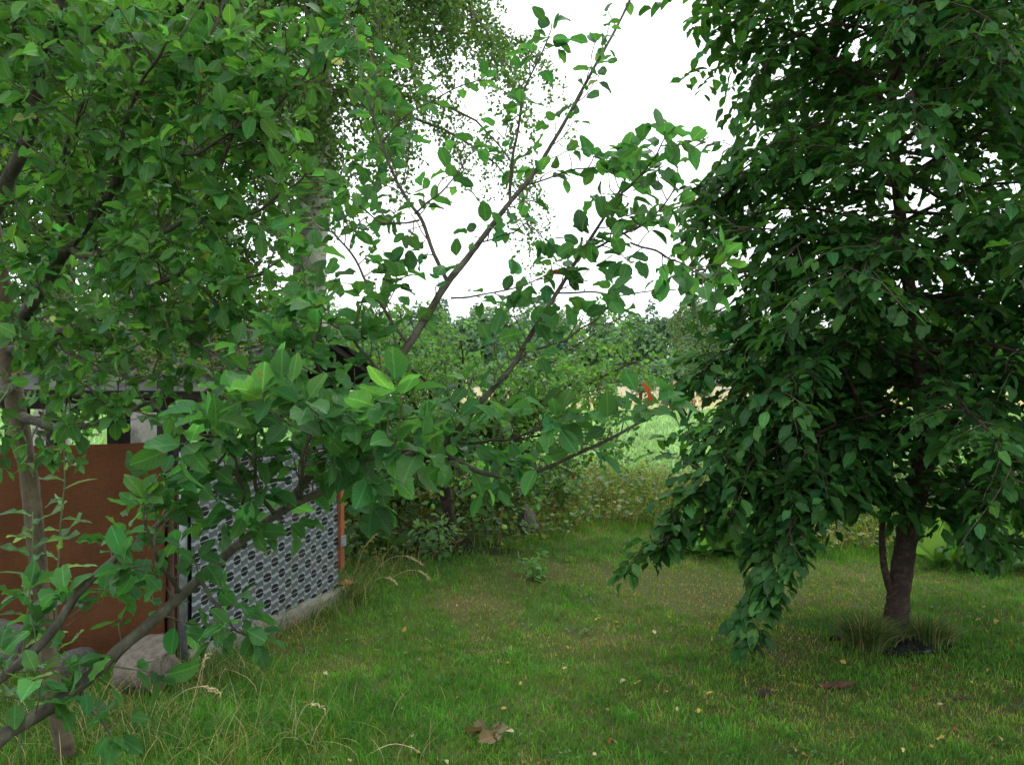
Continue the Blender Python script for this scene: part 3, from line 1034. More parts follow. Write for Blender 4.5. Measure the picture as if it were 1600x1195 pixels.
def build_hut():
    t = thing('field_hut', 'small brown wooden hut with grey side roof in the far field', 'hut')
    d = 44.0
    c = at(1058, 632, d)
    x0 = c[0]; w = 1.0; hh = 0.72
    z0 = -0.1
    for i in range(8):
        xx = x0 - w / 2 + w * (i + 0.5) / 8
        top = hh + (0.42 - abs((i + .5) / 8 - 0.5) * 0.75)
        mb = MB(); mb.box((xx, d + RNG.normal(0, .01), z0 + top / 2), w / 8 - 0.014, 0.03, top)
        mb.build('plank', M['hut_wood'], t)
    for s, m in ((-1, 'rust_roof'), (1, 'hut_roof')):
        mb = MB()
        ax = unit((s * (w / 2 + 0.12), 0, -0.40)); up = unit((s * 0.40, 0, w / 2 + .12))
        mid = np.array([x0 + s * (w / 4 + .06), d + 0.75, z0 + hh + 0.45 - 0.19])
        mb.box(mid, 0.76, 1.9, 0.05, ax, up)
        mb.build('roof', M[m], t)
    mb = MB(); mb.box((x0, d + 1.5, z0 + hh / 2), w, 0.04, hh); mb.build('back_wall', M['hut_wood'], t)
    for s in (-1, 1):
        mb = MB(); mb.box((x0 + s * (w / 2 - .02), d + 0.75, z0 + hh / 2), 0.04, 1.46, hh); mb.build('side_wall', M['hut_wood'], t)
    mb = MB(); mb.box((x0 - 0.02, d - 0.03, z0 + 0.52), 0.22, 0.03, 0.24); mb.build('window', M['dark'], t)
    # dead dock stalks before it
    for k, (px, label) in enumerate(((1048, 'rusty dead dock stalks in front of the hut, at its near corner'), (1066, 'rusty dead dock stalk standing before the hut window'), (1082, 'thin rusty dead dock stalk beside the hut wall'))):
        mb = MB(); cols = []
        b = at(px, 640, 34.0); b[2] = -0.09
        for j in range(5):
            q = b + np.array([RNG.normal(0, .08), RNG.normal(0, .08), 0])
            mb.tube(np.array([q, q + (RNG.normal(0, .03), 0, .35), q + (RNG.normal(0, .07), 0, .62)]), [0.012, 0.02, 0.012], 5)
            for z in np.linspace(0.3, 0.6, 5):
                mb.tube(np.array([q + (0, 0, z), q + (RNG.normal(0, .08), RNG.normal(0, .05), z + .1)]), [0.016, 0.012], 4)
        tag(mb.build('dock_stalks', M['rust_roof']), label, 'weed', 'dead dock stalks in the field')


reseed(1005)
build_hut()


# ------------------------------------------------------------------ birches and the bright tree behind the cherry
def birch(label, ctrl, crown, base=(0.06, 0.135, 0.028), nbr=46, strands=16, zlo=4.2, zhi=9.5, reach=2.4, low=2.0, az=None, leaf=0.058):
    t = thing('birch_tree', label, 'tree', 'birches behind the shelter')
    pts, rad = limb(t, ctrl, M['birch_bark'], 'trunk', 10, 14, 0.05, 0.01)
    lv = Leaves(); tw = Twigs()
    mb = MB()
    for i in range(nbr):
        z = zlo + (zhi - zlo) * (i + RNG.random()) / nbr
        j = int(np.argmin(abs(pts[:, 2] - z)))
        a = RNG.uniform(0, 6.28) if az is None else RNG.uniform(*az)
        L = reach * RNG.uniform(0.55, 1.1) * (1.15 - 0.5 * (z - zlo) / (zhi - zlo))
        d = np.array([math.cos(a), math.sin(a), RNG.uniform(0.15, 0.75)])
        br = grow(pts[j], d, L, 8, 0.10, droop=0.32)
        mb.tube(br, np.linspace(0.032, 0.006, len(br)), 6)
        for s in range(strands):
            p0, dd, _ = sub_at(br, RNG.uniform(0.2, 1.0))
            hang = RNG.uniform(0.4, low)
            st = grow(p0, unit(dd * 0.8 + RNG.normal(0, 0.4, 3)), hang, 7, 0.10, droop=0.65)
            tw.add(st, 0.004, 0.0015, 3)
            m = int(hang / 0.013)
            f = np.linspace(0, len(st) - 1.001, m); k = f.astype(int); f = (f - k)[:, None]
            q = st[k] * (1 - f) + st[k + 1] * f + RNG.normal(0, 0.05, (m, 3))
            ld = RNG.normal(0, 1, (m, 3)) + np.array([0, 0, -0.7])
            nn = RNG.normal(0, 1, (m, 3)) + np.array([0, 0, 0.6])
            h_ = RNG.normal(0, 0.12, (m, 1))
            cc = np.clip(np.array(base)[None] * np.exp(RNG.normal(0, 0.22, (m, 1))) * (1 + h_ * np.array([[1.2, 0.2, -0.8]])), 0.003, 0.8)
            lv.p.extend(q); lv.d.extend(ld); lv.n.extend(nn); lv.s.extend(leaf * RNG.uniform(0.7, 1.25, m)); lv.c.extend(cc)
    mb.build('boughs', M['twig'], t, smooth=True)['kind'] = 'stuff'
    tw.emit(t, M['twig'])
    o = link('crown', leaves_mesh('crown', 'tiny', *lv.arrays()), M['small_leaf'], t)
    o['kind'] = 'stuff'
    return t


reseed(2001)
birch('white birch trunk showing between the leaves at the upper left',
      ((70, 800, 11.0, 27), (86, 560, 11.0, 25), (97, 330, 11.0, 23), (98, 240, 11.0, 21), (88, 60, 11.0, 19), (80, -250, 11.0, 14), (76, -600, 11.0, 6)), None, nbr=46, zlo=2.9, zhi=7.2, reach=2.4, low=1.6)
reseed(2002)
birch('grey white birch trunk against the bright sky beside the long bough',
      ((480, 830, 11.2, 30), (486, 560, 11.2, 27), (486, 400, 11.2, 25), (497, 290, 11.2, 24), (500, 180, 11.2, 22), (497, -50, 11.2, 19), (500, -400, 11.2, 12), (505, -650, 11.2, 5)), None, nbr=72, zlo=4.3, zhi=7.6, reach=3.3, low=1.4)
reseed(2003)
birch('thick old birch trunk seen through the open shelter',
      ((216, 830, 8.9, 42), (214, 680, 8.9, 36), (210, 480, 8.9, 33), (200, 330, 8.9, 30), (190, 100, 8.9, 26), (186, -250, 8.9, 18), (180, -700, 8.9, 7)), None, nbr=44, zlo=2.7, zhi=5.8, reach=2.1, low=1.5)


def bright_tree():
    t = thing('leafy_tree', 'bright yellow green tree behind the upper part of the cherry', 'tree')
    pts, rad = limb(t, ((1640, 770, 11.5, 16), (1630, 500, 11.5, 14), (1600, 250, 11.5, 11), (1590, 0, 11.5, 8), (1590, -350, 11.5, 3)), M['twig'], 'trunk', 8, 9, 0.05)
    lv = Leaves(); mb = MB()
    for i in range(34):
        p0, dd, _ = sub_at(pts, RNG.uniform(0.42, 1.0))
        a = RNG.uniform(0, 6.28)
        br = grow(p0, (math.cos(a), math.sin(a), 0.35), RNG.uniform(0.9, 2.2), 7, 0.12, droop=0.12)
        mb.tube(br, np.linspace(0.02, 0.004, len(br)), 5)
        for s in range(20):
            p, td, _ = sub_at(br, RNG.uniform(0.2, 1))
            tip = grow(p, td + RNG.normal(0, .7, 3), 0.35, 4, 0.1)
            for q in range(8):
                pp, _, _ = sub_at(tip, (q + 1) / 8)
                lv.add(pp, rand_unit() + np.array([0, 0, -.4]), RNG.normal(0, .5, 3) + np.array([0, 0, 1]), RNG.uniform(.06, .1), jitter_col((0.11, 0.2, 0.03)))
    mb.build('boughs', M['twig'], t, smooth=True)['kind'] = 'stuff'
    o = link('crown', leaves_mesh('crown', 'tiny', *lv.arrays()), M['small_leaf'], t); o['kind'] = 'stuff'


reseed(1006)
bright_tree()


# ------------------------------------------------------------------ the shelter
def sp(s, t, z):
    """point of the shelter: s metres along its side, t metres along its front, height z"""
    p = A + SD * s + FD * t
    return np.array([p[0], p[1], z])


S3 = np.array([SD[0], SD[1], 0.0]); F3 = np.array([FD[0], FD[1], 0.0])


def build_shelter():
    t = thing('garden_shelter', 'low open garden shelter with mossy felt roof and black posts', 'shelter')
    EZ = 1.50; RZ = 1.86
    over, side_o, left_o = 0.26, 0.34, 2.75
    # posts
    for s, tt, w in ((0.05, 0.10, 0.125), (SL - 0.06, 0.08, 0.10), (0.05, 1.25, 0.10), (0.05, 2.4, 0.1), (SL - .06, 1.0, 0.09), (SL - 0.06, 1.82, 0.12), (SL - .06, 2.45, .1)):
        mb = MB(); b = sp(s, tt, 0.74); mb.box(b, w, w, 1.5, S3)
        mb.build('post', M['black_wood'], t, bevel=0.006)
    # top plates and rails
    for (s0, t0, s1, t1, z, hgt, thk, m) in ((0.05, -0.02, 0.05, 2.55, 1.435, 0.11, 0.08, 'black_wood'), (SL - .06, -0.02, SL - .06, 2.55, 1.435, 0.1, 0.08, 'black_wood'),
                                            (0.13, 0.05, SL - 0.12, 0.05, 1.455, 0.12, 0.05, 'brown_wood'), (0.1, 2.45, SL - .1, 2.45, 1.45, 0.1, 0.05, 'brown_wood'),
                                            (SL - .015, -0.02, SL - .015, 2.5, 1.33, 0.075, 0.045, 'black_wood'), (0.12, 0.02, SL - .11, 0.02, 1.335, 0.07, 0.04, 'black_wood')):
        p, q = sp(s0, t0, z), sp(s1, t1, z)
        mb = MB(); mb.box((p + q) / 2, np.linalg.norm(q - p), thk, hgt, q - p)
        mb.build('beam', M[m], t, bevel=0.005)
    # upright boards beside the burlap
    for k, tt in enumerate((-0.035, 0.03, 0.2)):
        mb = MB(); mb.box(sp(-0.045 - 0.006 * k, tt, 0.55), 0.05, 0.018, 1.12, F3, jit=0.003)
        mb.build('plank', M['brown_wood'], t)
    # roof: two slopes of overlapping felt strips with battens below
    mids = SL / 2
    for sgn in (-1, 1):
        r = MB()
        e0 = mids + sgn * (mids + over)
        top = sp(mids, 0, RZ); ev = sp(e0, 0, EZ)
        slope = unit(top - ev); nrm = unit(np.cross(F3, slope)); nrm = nrm if nrm[2] > 0 else -nrm
        ln = np.linalg.norm(top - ev)
        c = (top + ev) / 2 + F3 * (left_o - side_o) / 2 - nrm * 0.02
        r.box(c, left_o + side_o, ln, 0.035, F3, nrm)
        deck = r.build('roof', M['black_wood'], t)
        n = 9
        for i in range(n):
            mb = MB()
            w = ln / n + 0.035
            cc = ev + slope * (ln * (i + 0.5) / n) + F3 * (left_o - side_o) / 2 + nrm * (0.010 + 0.002 * i)
            tilt = unit(nrm - slope * 0.06)
            mb.box(cc + RNG.normal(0, 0.002, 3), left_o + side_o + 0.06, w, 0.008, F3, tilt)
            mb.build('felt_strip', M['felt'], deck)
        # moss cushions
        m = 16000
        u = RNG.random(m); v = RNG.random(m)
        keep = (noise2(u * 3.0, v * 1.0, 0.5, 3) + noise2(u * 3.0, v, 0.15, 8) * 0.6 > -0.6 + 1.0 * (v < 0.14))
        u, v = u[keep], v[keep]
        P = ev[None] + slope[None] * (ln * (0.03 + 0.96 * v))[:, None] + F3[None] * (-side_o + (left_o + side_o) * u)[:, None] + nrm[None] * 0.028
        n = len(P)
        Cc = np.array([0.075, 0.105, 0.034])[None] * np.exp(RNG.normal(0, 0.35, n))[:, None] * (1 + 0.3 * RNG.normal(0, 1, (n, 1)) * np.array([[1, 0.3, 0.3]]))
        Cc = np.clip(Cc, 0.01, 0.5)
        V, T, cl = blades(P, RNG.uniform(0.008, 0.028, n), RNG.uniform(0.014, 0.036, n), RNG.uniform(0.4, 2.2, n), Cc, Cc * 1.2, 2)
        o = link('moss', mesh_np('moss', V, [T], cl), M['moss'], deck); o['kind'] = 'stuff'
    mb = MB(); mb.tube(np.array([sp(mids, -side_o - .02, RZ + .012), sp(mids, left_o, RZ + .012)]), [0.035, 0.035], 8); mb.build('ridge_cap', M['felt'], t)
    # gable triangle on the right
    mb = MB()
    g = [sp(0.12, 0.03, 1.50), sp(SL - .12, 0.03, 1.50), sp(mids, 0.03, RZ - 0.06)]
    g2 = [p + F3 * 0.02 for p in g]
    mb.add(g + g2, [(0, 1, 4, 3), (1, 2, 5, 4), (2, 0, 3, 5)])
    mb.F.setdefault(3, []).append(np.array([(0, 2, 1), (3, 4, 5)]))
    mb.build('gable_board', M['brown_wood'], t)
    # metal pole and black edging at the corner
    mb = MB(); mb.tube(np.array([sp(-0.06, -0.055, -0.02), sp(-0.06, -0.055, 1.17)]), [0.021, 0.021], 12); mb.build('metal_pole', M['grey_metal'], t, smooth=True)
    mb = MB(); mb.box(sp(0.02, -0.03, 0.58), 0.05, 0.02, 1.14, S3); mb.build('corner_strip', M['black_plastic'], t)
    # orange stake with bracket at the far corner
    mb = MB(); mb.box(sp(SL + 0.04, -0.045, 0.72), 0.045, 0.045, 0.98, S3); o = mb.build('stake', M['orange_wood'], t, bevel=0.004); o['label'] = 'orange brown stake at the far corner'
    mb = MB(); mb.box(sp(SL + 0.035, -0.075, 0.42), 0.07, 0.008, 0.075, S3); mb.build('bracket', M['grey_metal'], t, bevel=0.003)
    return t


reseed(1007)
build_shelter()


def cloth(name, p0, ax, up, w, h, nx, ny, wav, mat, corner=0.0, sag=0.0, thick=0.003):
    U, Vv = np.meshgrid(np.linspace(0, w, nx), np.linspace(0, h, ny))
    nr = np.cross(ax, up)
    dz = wav(U, Vv)
    hh = Vv.copy()
    if corner:
        hh = np.where(U < corner, np.minimum(Vv, h - corner + np.sqrt(np.maximum(corner ** 2 - (corner - U) ** 2, 0))), Vv)
    hh = hh - sag * np.sin(np.pi * np.clip(U / w, 0, 1)) * (Vv / h)
    P = p0[None, None] + U[..., None] * ax + hh[..., None] * up + dz[..., None] * nr
    i = (np.arange(ny - 1)[:, None] * nx + np.arange(nx - 1)[None]).ravel()
    me = mesh_np(name, P.reshape(-1, 3), [np.stack([i, i + 1, i + nx + 1, i + nx], 1)], None, np.stack([U.ravel(), Vv.ravel()], 1))
    o = link(name, me, mat)
    m = o.modifiers.new('thickness', 'SOLIDIFY'); m.thickness = thick; m.offset = 0
    return o


o = cloth('burlap_screen', sp(-0.09, 0.045, -0.01), F3, np.array([0, 0, 1.0]), 2.5, 1.235, 70, 40,
          lambda u, v: 0.010 * np.sin(u * 9 + v * 2) + 0.006 * np.sin(v * 16 + u * 3) + 0.008 * np.sin(u * 3.1), M['burlap'], corner=0.10, sag=0.05)
tag(o, 'rust brown burlap cloth stretched over the front of the shelter', 'cloth')
o = cloth('patterned_sheet', sp(0.0, -0.052, 0.075), S3, np.array([0, 0, 1.0]), SL, 1.06, 50, 36,
          lambda u, v: 0.006 * np.sin(u * 7 + 1) * np.sin(v * 3) + 0.004 * np.sin(u * 17 + v * 5), M['printed'])
tag(o, 'grey and black patterned oilcloth sheet on the side of the shelter', 'cloth')

mb = MB()
K = []
nseg = 24
for i in range(nseg + 1):
    s = -0.05 + (SL + 0.16) * i / nseg
    for (tt, z) in ((-0.10, -0.05), (-0.098, 0.075 + 0.012 * math.sin(i * 1.3)), (-0.085, 0.10 + 0.010 * math.sin(i * 0.9)), (-0.03, 0.10 + 0.008 * math.sin(i * .7 + 1)), (-0.02, -0.05)):
        K.append(sp(s, tt + 0.004 * math.sin(i * 2.1), z))
Fq = []
for i in range(nseg):
    for j in range(5):
        a, b = i * 5 + j, i * 5 + (j + 1) % 5
        Fq.append((a, b, b + 5, a + 5))
mb.add(K, Fq)
mb.F.setdefault(5, []).append(np.array([[0, 1, 2, 3, 4]])); mb.F[5].append(np.array([[nseg * 5 + 4, nseg * 5 + 3, nseg * 5 + 2, nseg * 5 + 1, nseg * 5]]))
tag(mb.build('concrete_kerb', M['concrete']), 'weathered concrete kerb under the patterned sheet', 'kerb')


# ------------------------------------------------------------------ stones
def stone(name, label, px, py, d, w, h, mat, seed, group=None, depth=None, flat=0.0):
    r = np.random.default_rng(seed)
    import bmesh
    bm = bmesh.new()
    bmesh.ops.create_icosphere(bm, subdivisions=4, radius=1.0)
    ks = r.normal(0, 1, (7, 3)); ph = r.uniform(0, 6, 7)
    cuts = [(unit(r.normal(0, 1, 3)), r.uniform(0.5, 0.8)) for _ in range(9)]
    for v in bm.verts:
        p = np.array(v.co)
        for n_, dd in cuts:
            e = p.dot(n_)
            if e > dd:
                p = p - n_ * (e - dd) * 0.96
        s = 1 + 0.05 * sum(math.sin(3.0 * k.dot(p) + f) for k, f in zip(ks, ph)) / 2 + 0.012 * math.sin(14 * p[0] + 9 * p[1] + 11 * p[2])
        v.co = Vector(p * s)
    me = bpy.data.meshes.new(name); bm.to_mesh(me); bm.free()
    me.polygons.foreach_set('use_smooth', np.ones(len(me.polygons), bool))
    c = at(px, py, d)
    o = link(name, me, M[mat], None, (c[0], c[1], h * 0.32))
    o.scale = (w / 2, (depth or w) / 2, h * 0.68)
    o.rotation_euler = (0, 0, r.uniform(0, 6))
    tag(o, label, 'stone', group)
    return o


stone('boulder', 'pale pinkish boulder at the foot of the burlap cloth', 236, 1062, 4.6, 0.36, 0.30, 'pink_stone', 4)
stone('stone', 'grey stone below the burlap at the left edge of the photo', 15, 985, 5.0, 0.34, 0.25, 'grey_stone', 5)
stone('stone', 'small grey stone between the slim trunk and the pale boulder', 120, 1045, 4.75, 0.24, 0.15, 'grey_stone', 9)
stone('boulder', 'dark mossy boulder at the end of the lawn by the border', 822, 815, 8.9, 0.30, 0.30, 'mossy_stone', 21)


# ------------------------------------------------------------------ apple trees
APPLE = (0.044, 0.150, 0.034)
APPLE_B = (0.046, 0.148, 0.028)


def dress(lv, tw, pts, rad, spacing, tl, size, base, per=(3, 6), s0=0.0, s1=1.0, upb=0.35, fwd=0.5, special=0.001, open_=1.0, ros=0.05, side=None, dens=1.0):
    spacing = spacing * dens
    size = size * 0.85
    """hang leafy spurs and side twigs on a limb"""
    _, _, L = sub_at(pts, 0)
    s = s0 * L + RNG.uniform(0, spacing)
    while s < s1 * L:
        p, d, _ = sub_at(pts, s / L)
        rp = unit(np.cross(d, RNG.normal(0, 1, 3)))
        dirn = unit(rp + d * fwd + np.array([0, 0, upb]))
        if side is not None:
            dirn = unit(dirn + np.asarray(side))
        ln = RNG.uniform(*tl)
        tpts = grow(p, dirn, ln, 5, 0.16, lift=0.05)
        tw.add(tpts, max(0.0017, min(0.004, ln * 0.014)), 0.0013, 4)
        if ln > 0.09:
            m = int(ln / ros)
            for q in range(1, m):
                pp, td, _ = sub_at(tpts, q / m)
                rosette(lv, pp, unit(td + RNG.normal(0, .5, 3)), RNG.integers(1, 4), size, base, open_, special=special)
        rosette(lv, tpts[-1], unit(tpts[-1] - tpts[-2]), RNG.integers(per[0], per[1] + 1), size, base, open_, special=special)
        s += spacing * RNG.uniform(0.6, 1.5)
    rosette(lv, pts[-1], unit(pts[-1] - pts[-2]), 6, size, base, 0.8, special=special)


def thin_branch(mb, tw, pts, r0, r1):
    tw.add(pts, r0, r1, 6)


def apple_fruit(tree, p, r=0.018):
    import bmesh
    bm = bmesh.new()
    bmesh.ops.create_uvsphere(bm, u_segments=14, v_segments=9, radius=r)
    for v in bm.verts:
        q = v.co / r
        rr = math.hypot(q.x, q.y)
        v.co.z -= r * 0.35 * math.exp(-(rr / 0.3) ** 2) * (1 if q.z > 0 else -0.6)
    me = bpy.data.meshes.new('apple'); bm.to_mesh(me); bm.free()
    me.polygons.foreach_set('use_smooth', np.ones(len(me.polygons), bool))
    return link('apple', me, M['apple_skin'], tree, tuple(p))


def apple_front():
    t = thing('apple_tree', 'apple tree reaching in from the lower left with long slanting boughs', 'tree')
    lv = Leaves(); tw = Twigs(); bk = M['apple_bark']
    main = ((-420, 1230, 1.62, 46), (-200, 1215, 1.7, 30), (-60, 1185, 1.78, 22), (20, 1140, 1.83, 19), (100, 1095, 1.88, 17), (190, 1010, 1.95, 15), (290, 920, 2.03, 13.5), (370, 852, 2.08, 12.5), (440, 800, 2.12, 11.5), (500, 770, 2.15, 10.5), (600, 726, 2.2, 9.5), (690, 690, 2.22, 9))
    # trunk of the tree stands outside the picture, down to the ground
    limb(t, ((-420, 1900, 1.62, 66), (-440, 1600, 1.62, 58), (-430, 1400, 1.62, 52), (-420, 1225, 1.62, 46), (-430, 1050, 1.65, 36), (-420, 800, 1.7, 28), (-380, 500, 1.8, 18)), bk, 'trunk', 8, 12, 0.06)
    p, r = limb(t, main, bk, 'branch', 8, 10, 0.07, 0.004, 0.62)
    dress(lv, tw, p, r, 0.055, (0.03, 0.13), 0.07, APPLE, (3, 6), 0.26, 0.50, fwd=0.3)
    dress(lv, tw, p, r, 0.06, (0.04, 0.16), 0.072, APPLE, (3, 6), 0.48, 0.86, fwd=0.3)
    dress(lv, tw, p, r, 0.05, (0.04, 0.17), 0.078, APPLE, (3, 6), 0.84, 1.0, fwd=0.3)
    L2 = ((440, 800, 2.12, 9.5), (500, 722, 2.12, 9.2), (554, 648, 2.12, 9), (600, 590, 2.13, 8.6), (650, 520, 2.16, 8), (697, 445, 2.2, 7.4), (730, 405, 2.24, 6.4), (770, 352, 2.28, 5.4), (797, 316, 2.3, 4.9), (830, 276, 2.33, 4.2), (860, 230, 2.36, 3.9), (890, 180, 2.38, 3.5), (930, 105, 2.42, 3.0), (960, 50, 2.45, 2.6), (988, -10, 2.48, 2.2), (1010, -70, 2.5, 1.6))
    p, r = limb(t, L2, bk, 'branch', 8, 10, 0.05, 0.003, 0.76)
    dress(lv, tw, p, r, 0.065, (0.03, 0.14), 0.068, APPLE, (2, 5), 0.06, 0.33)
    dress(lv, tw, p, r, 0.11, (0.02, 0.06), 0.056, APPLE, (2, 4), 0.33, 0.55)
    dress(lv, tw, p, r, 0.042, (0.02, 0.10), 0.056, APPLE, (2, 4), 0.55, 0.82)
    dress(lv, tw, p, r, 0.09, (0.02, 0.06), 0.045, APPLE, (1, 3), 0.82, 1.0)
    for ctrl, spc, tl, sz, per in (
        # upright off L2 and the steep stem to the upper left
        (((797, 316, 2.3, 3.6), (798, 270, 2.32, 3.4), (806, 225, 2.33, 3), (815, 160, 2.35, 2.4), (838, 100, 2.37, 1.8), (860, 60, 2.4, 1.3)), 0.05, (0.02, 0.09), 0.054, (2, 4)),
        (((699, 440, 2.2, 4.6), (680, 400, 2.22, 4.2), (660, 350, 2.25, 3.8), (636, 310, 2.28, 3.5), (605, 245, 2.32, 3.1), (587, 200, 2.35, 2.8), (575, 150, 2.38, 2.2), (560, 80, 2.42, 1.6), (545, 20, 2.45, 1.2)), 0.045, (0.03, 0.13), 0.056, (2, 5)),
        (((597, 225, 2.33, 2), (640, 178, 2.36, 1.8), (690, 152, 2.4, 1.5), (752, 124, 2.44, 1.2)), 0.065, (0.01, 0.05), 0.05, (1, 3)),
        (((648, 335, 2.26, 2.4), (690, 300, 2.24, 1.9), (720, 265, 2.24, 1.5), (742, 235, 2.24, 1.1)), 0.05, (0.02, 0.07), 0.054, (2, 4)),
        (((655, 345, 2.26, 2.4), (610, 350, 2.2, 1.9), (570, 330, 2.18, 1.5), (535, 300, 2.15, 1.1)), 0.045, (0.02, 0.1), 0.056, (2, 4)),
        (((640, 540, 2.15, 4), (590, 470, 2.15, 3.2), (560, 415, 2.17, 2.6), (520, 360, 2.2, 2)), 0.05, (0.03, 0.12), 0.058, (2, 5)),
        (((704, 466, 2.2, 2.2), (765, 460, 2.2, 1.8), (830, 440, 2.2, 1.4), (885, 425, 2.2, 1.0)), 0.06, (0.01, 0.06), 0.052, (2, 4)),
        (((746, 380, 2.25, 1.8), (790, 368, 2.23, 1.5), (825, 352, 2.2, 1.2), (850, 375, 2.2, 1.0)), 0.07, (0.01, 0.05), 0.054, (2, 4)),
        (((822, 290, 2.33, 2), (870, 275, 2.3, 1.7), (920, 262, 2.28, 1.5), (975, 262, 2.26, 1.1)), 0.06, (0.01, 0.05), 0.05, (2, 3)),
        # third bough and its offshoots
        (((650, 708, 2.2, 8), (700, 690, 2.2, 7.6), (740, 640, 2.18, 7), (770, 605, 2.18, 6.4), (800, 570, 2.18, 5.8), (835, 515, 2.2, 5), (870, 462, 2.2, 4.4), (915, 385, 2.22, 3.6), (950, 325, 2.24, 3.0), (975, 280, 2.26, 2.4), (978, 250, 2.26, 1.8)), 0.055, (0.03, 0.11), 0.064, (2, 5)),
        (((690, 700, 2.2, 6), (730, 730, 2.1, 5.4), (790, 742, 2.02, 4.8), (850, 735, 1.96, 4.4), (915, 702, 1.92, 4), (980, 668, 1.9, 3.2), (1040, 642, 1.9, 2.2)), 0.055, (0.02, 0.09), 0.062, (2, 5)),
        (((872, 458, 2.2, 2.2), (930, 458, 2.2, 1.9), (985, 460, 2.2, 1.6), (1050, 452, 2.2, 1.3), (1090, 440, 2.2, 1.0)), 0.12, (0.005, 0.03), 0.046, (1, 2)),
        (((905, 400, 2.22, 2.8), (960, 375, 2.15, 2.4), (1010, 345, 2.1, 2), (1050, 300, 2.06, 1.6), (1060, 265, 2.05, 1.2)), 0.05, (0.02, 0.09), 0.062, (3, 5)),
        (((950, 325, 2.24, 2.4), (985, 290, 2.12, 2.0), (1020, 250, 2.02, 1.7), (1040, 215, 1.98, 1.3)), 0.05, (0.02, 0.07), 0.062, (3, 5)),
        (((985, 380, 2.15, 2.4), (1040, 400, 2.05, 2.0), (1085, 425, 2.0, 1.6), (1110, 440, 1.98, 1.1)), 0.05, (0.02, 0.08), 0.06, (3, 5)),
        (((815, 545, 2.18, 3), (860, 540, 2.1, 2.4), (910, 515, 2.05, 2), (950, 480, 2.02, 1.4)), 0.07, (0.02, 0.07), 0.056, (2, 4)),
        # low left boughs
        (((-200, 1160, 1.75, 16), (-60, 1095, 1.82, 13), (20, 1045, 1.88, 11), (80, 985, 1.94, 9.5), (120, 928, 1.98, 8.5), (170, 878, 2.0, 7.5), (230, 835, 2.0, 6), (290, 780, 2.0, 4.6), (340, 720, 2.0, 3.2), (380, 660, 2.0, 2)), 0.05, (0.03, 0.15), 0.07, (3, 6)),
        (((310, 903, 2.04, 5), (340, 950, 1.98, 3.8), (365, 980, 1.93, 2.8), (395, 1000, 1.9, 1.8)), 0.05, (0.02, 0.07), 0.064, (3, 5)),
        (((120, 1080, 1.9, 5), (150, 1120, 1.86, 3.4), (170, 1150, 1.84, 2)), 0.07, (0.02, 0.07), 0.06, (2, 4)),
        (((375, 850, 2.08, 5), (380, 790, 2.0, 4), (370, 730, 1.92, 3.2), (350, 680, 1.86, 2.2)), 0.045, (0.03, 0.14), 0.072, (3, 6)),
        (((470, 782, 2.14, 5), (470, 740, 2.0, 4), (480, 690, 1.86, 3.2), (500, 655, 1.78, 2.2)), 0.045, (0.03, 0.14), 0.076, (3, 6)),
        (((540, 752, 2.17, 5), (560, 730, 2.0, 4), (590, 710, 1.82, 3.2), (620, 690, 1.68, 2.2)), 0.05, (0.03, 0.11), 0.08, (3, 6)),
        (((430, 805, 2.12, 5), (400, 760, 2.0, 4), (400, 680, 1.98, 3.2), (420, 600, 1.98, 2.6), (440, 540, 1.98, 1.8)), 0.045, (0.03, 0.15), 0.066, (3, 6)),
        (((280, 928, 2.03, 5), (250, 880, 1.9, 4), (230, 840, 1.84, 3), (225, 790, 1.8, 2)), 0.05, (0.03, 0.11), 0.068, (3, 6)),
        (((600, 590, 2.13, 4), (560, 540, 2.1, 3.2), (520, 505, 2.08, 2.6), (470, 470, 2.06, 1.8)), 0.05, (0.03, 0.13), 0.064, (3, 5)),
        (((560, 640, 2.12, 4), (520, 600, 2.05, 3.2), (490, 560, 2.0, 2.4), (500, 510, 1.98, 1.6)), 0.05, (0.03, 0.13), 0.066, (3, 5)),
        (((520, 690, 2.12, 4), (560, 680, 2.0, 3.2), (600, 660, 1.9, 2.4), (650, 650, 1.85, 1.6)), 0.055, (0.03, 0.1), 0.07, (3, 5)),
        (((700, 690, 2.2, 4), (760, 690, 2.08, 3.2), (820, 680, 1.98, 2.4), (870, 660, 1.92, 1.6)), 0.055, (0.03, 0.1), 0.07, (3, 5)),
        (((500, 722, 2.12, 5), (470, 640, 2.12, 4), (455, 570, 2.15, 3.2), (450, 500, 2.2, 2.4)), 0.05, (0.03, 0.15), 0.062, (3, 5)),
    ):
        p, r = limb(t, ctrl, bk, 'branch', 6, 7, 0.05, 0.003, 0.76)
        low = ctrl[-1][1] > 480 and ctrl[-1][0] < 720
        dress(lv, tw, p, r, spc, tl, sz, APPLE, (per[0] + (1 if low else 0), per[1] + 1), 0.08, 1.0, dens=(0.68 if ctrl[-1][1] < 645 else 0.76) if low else 0.58, special=0.0 if low else 0.002)
    # rest of its crown, unseen over and beside the camera, added for shade
    fork = at(-380, 500, 1.8)
    for i in range(8):
        end = np.array([RNG.uniform(-2.4, -0.4), RNG.uniform(-1.2, 0.7), 0])
        end[2] = RNG.uniform(2.8, 3.5)
        c = catmull(np.array([fork, (fork + end) / 2 + RNG.normal(0, .12, 3) + (0, 0, .2), end]), 6)
        V, F, T = tube_np(c, np.linspace(0.02, 0.004, len(c)), 6, True, 0.05)
        link('branch', mesh_np('branch', V, [F, T]), bk, t)
        dress(lv, tw, c, None, 0.06, (0.08, 0.35), 0.078, APPLE, (4, 7), 0.3, 1.0)
    tw.emit(t, M['twig'])
    n = emit_leaves(t, lv, 'apple', M['apple_leaf'], 300, 'crown', 24, rest_kind='applemd')
    print('front apple leaves', n)


reseed(1008)
apple_front()


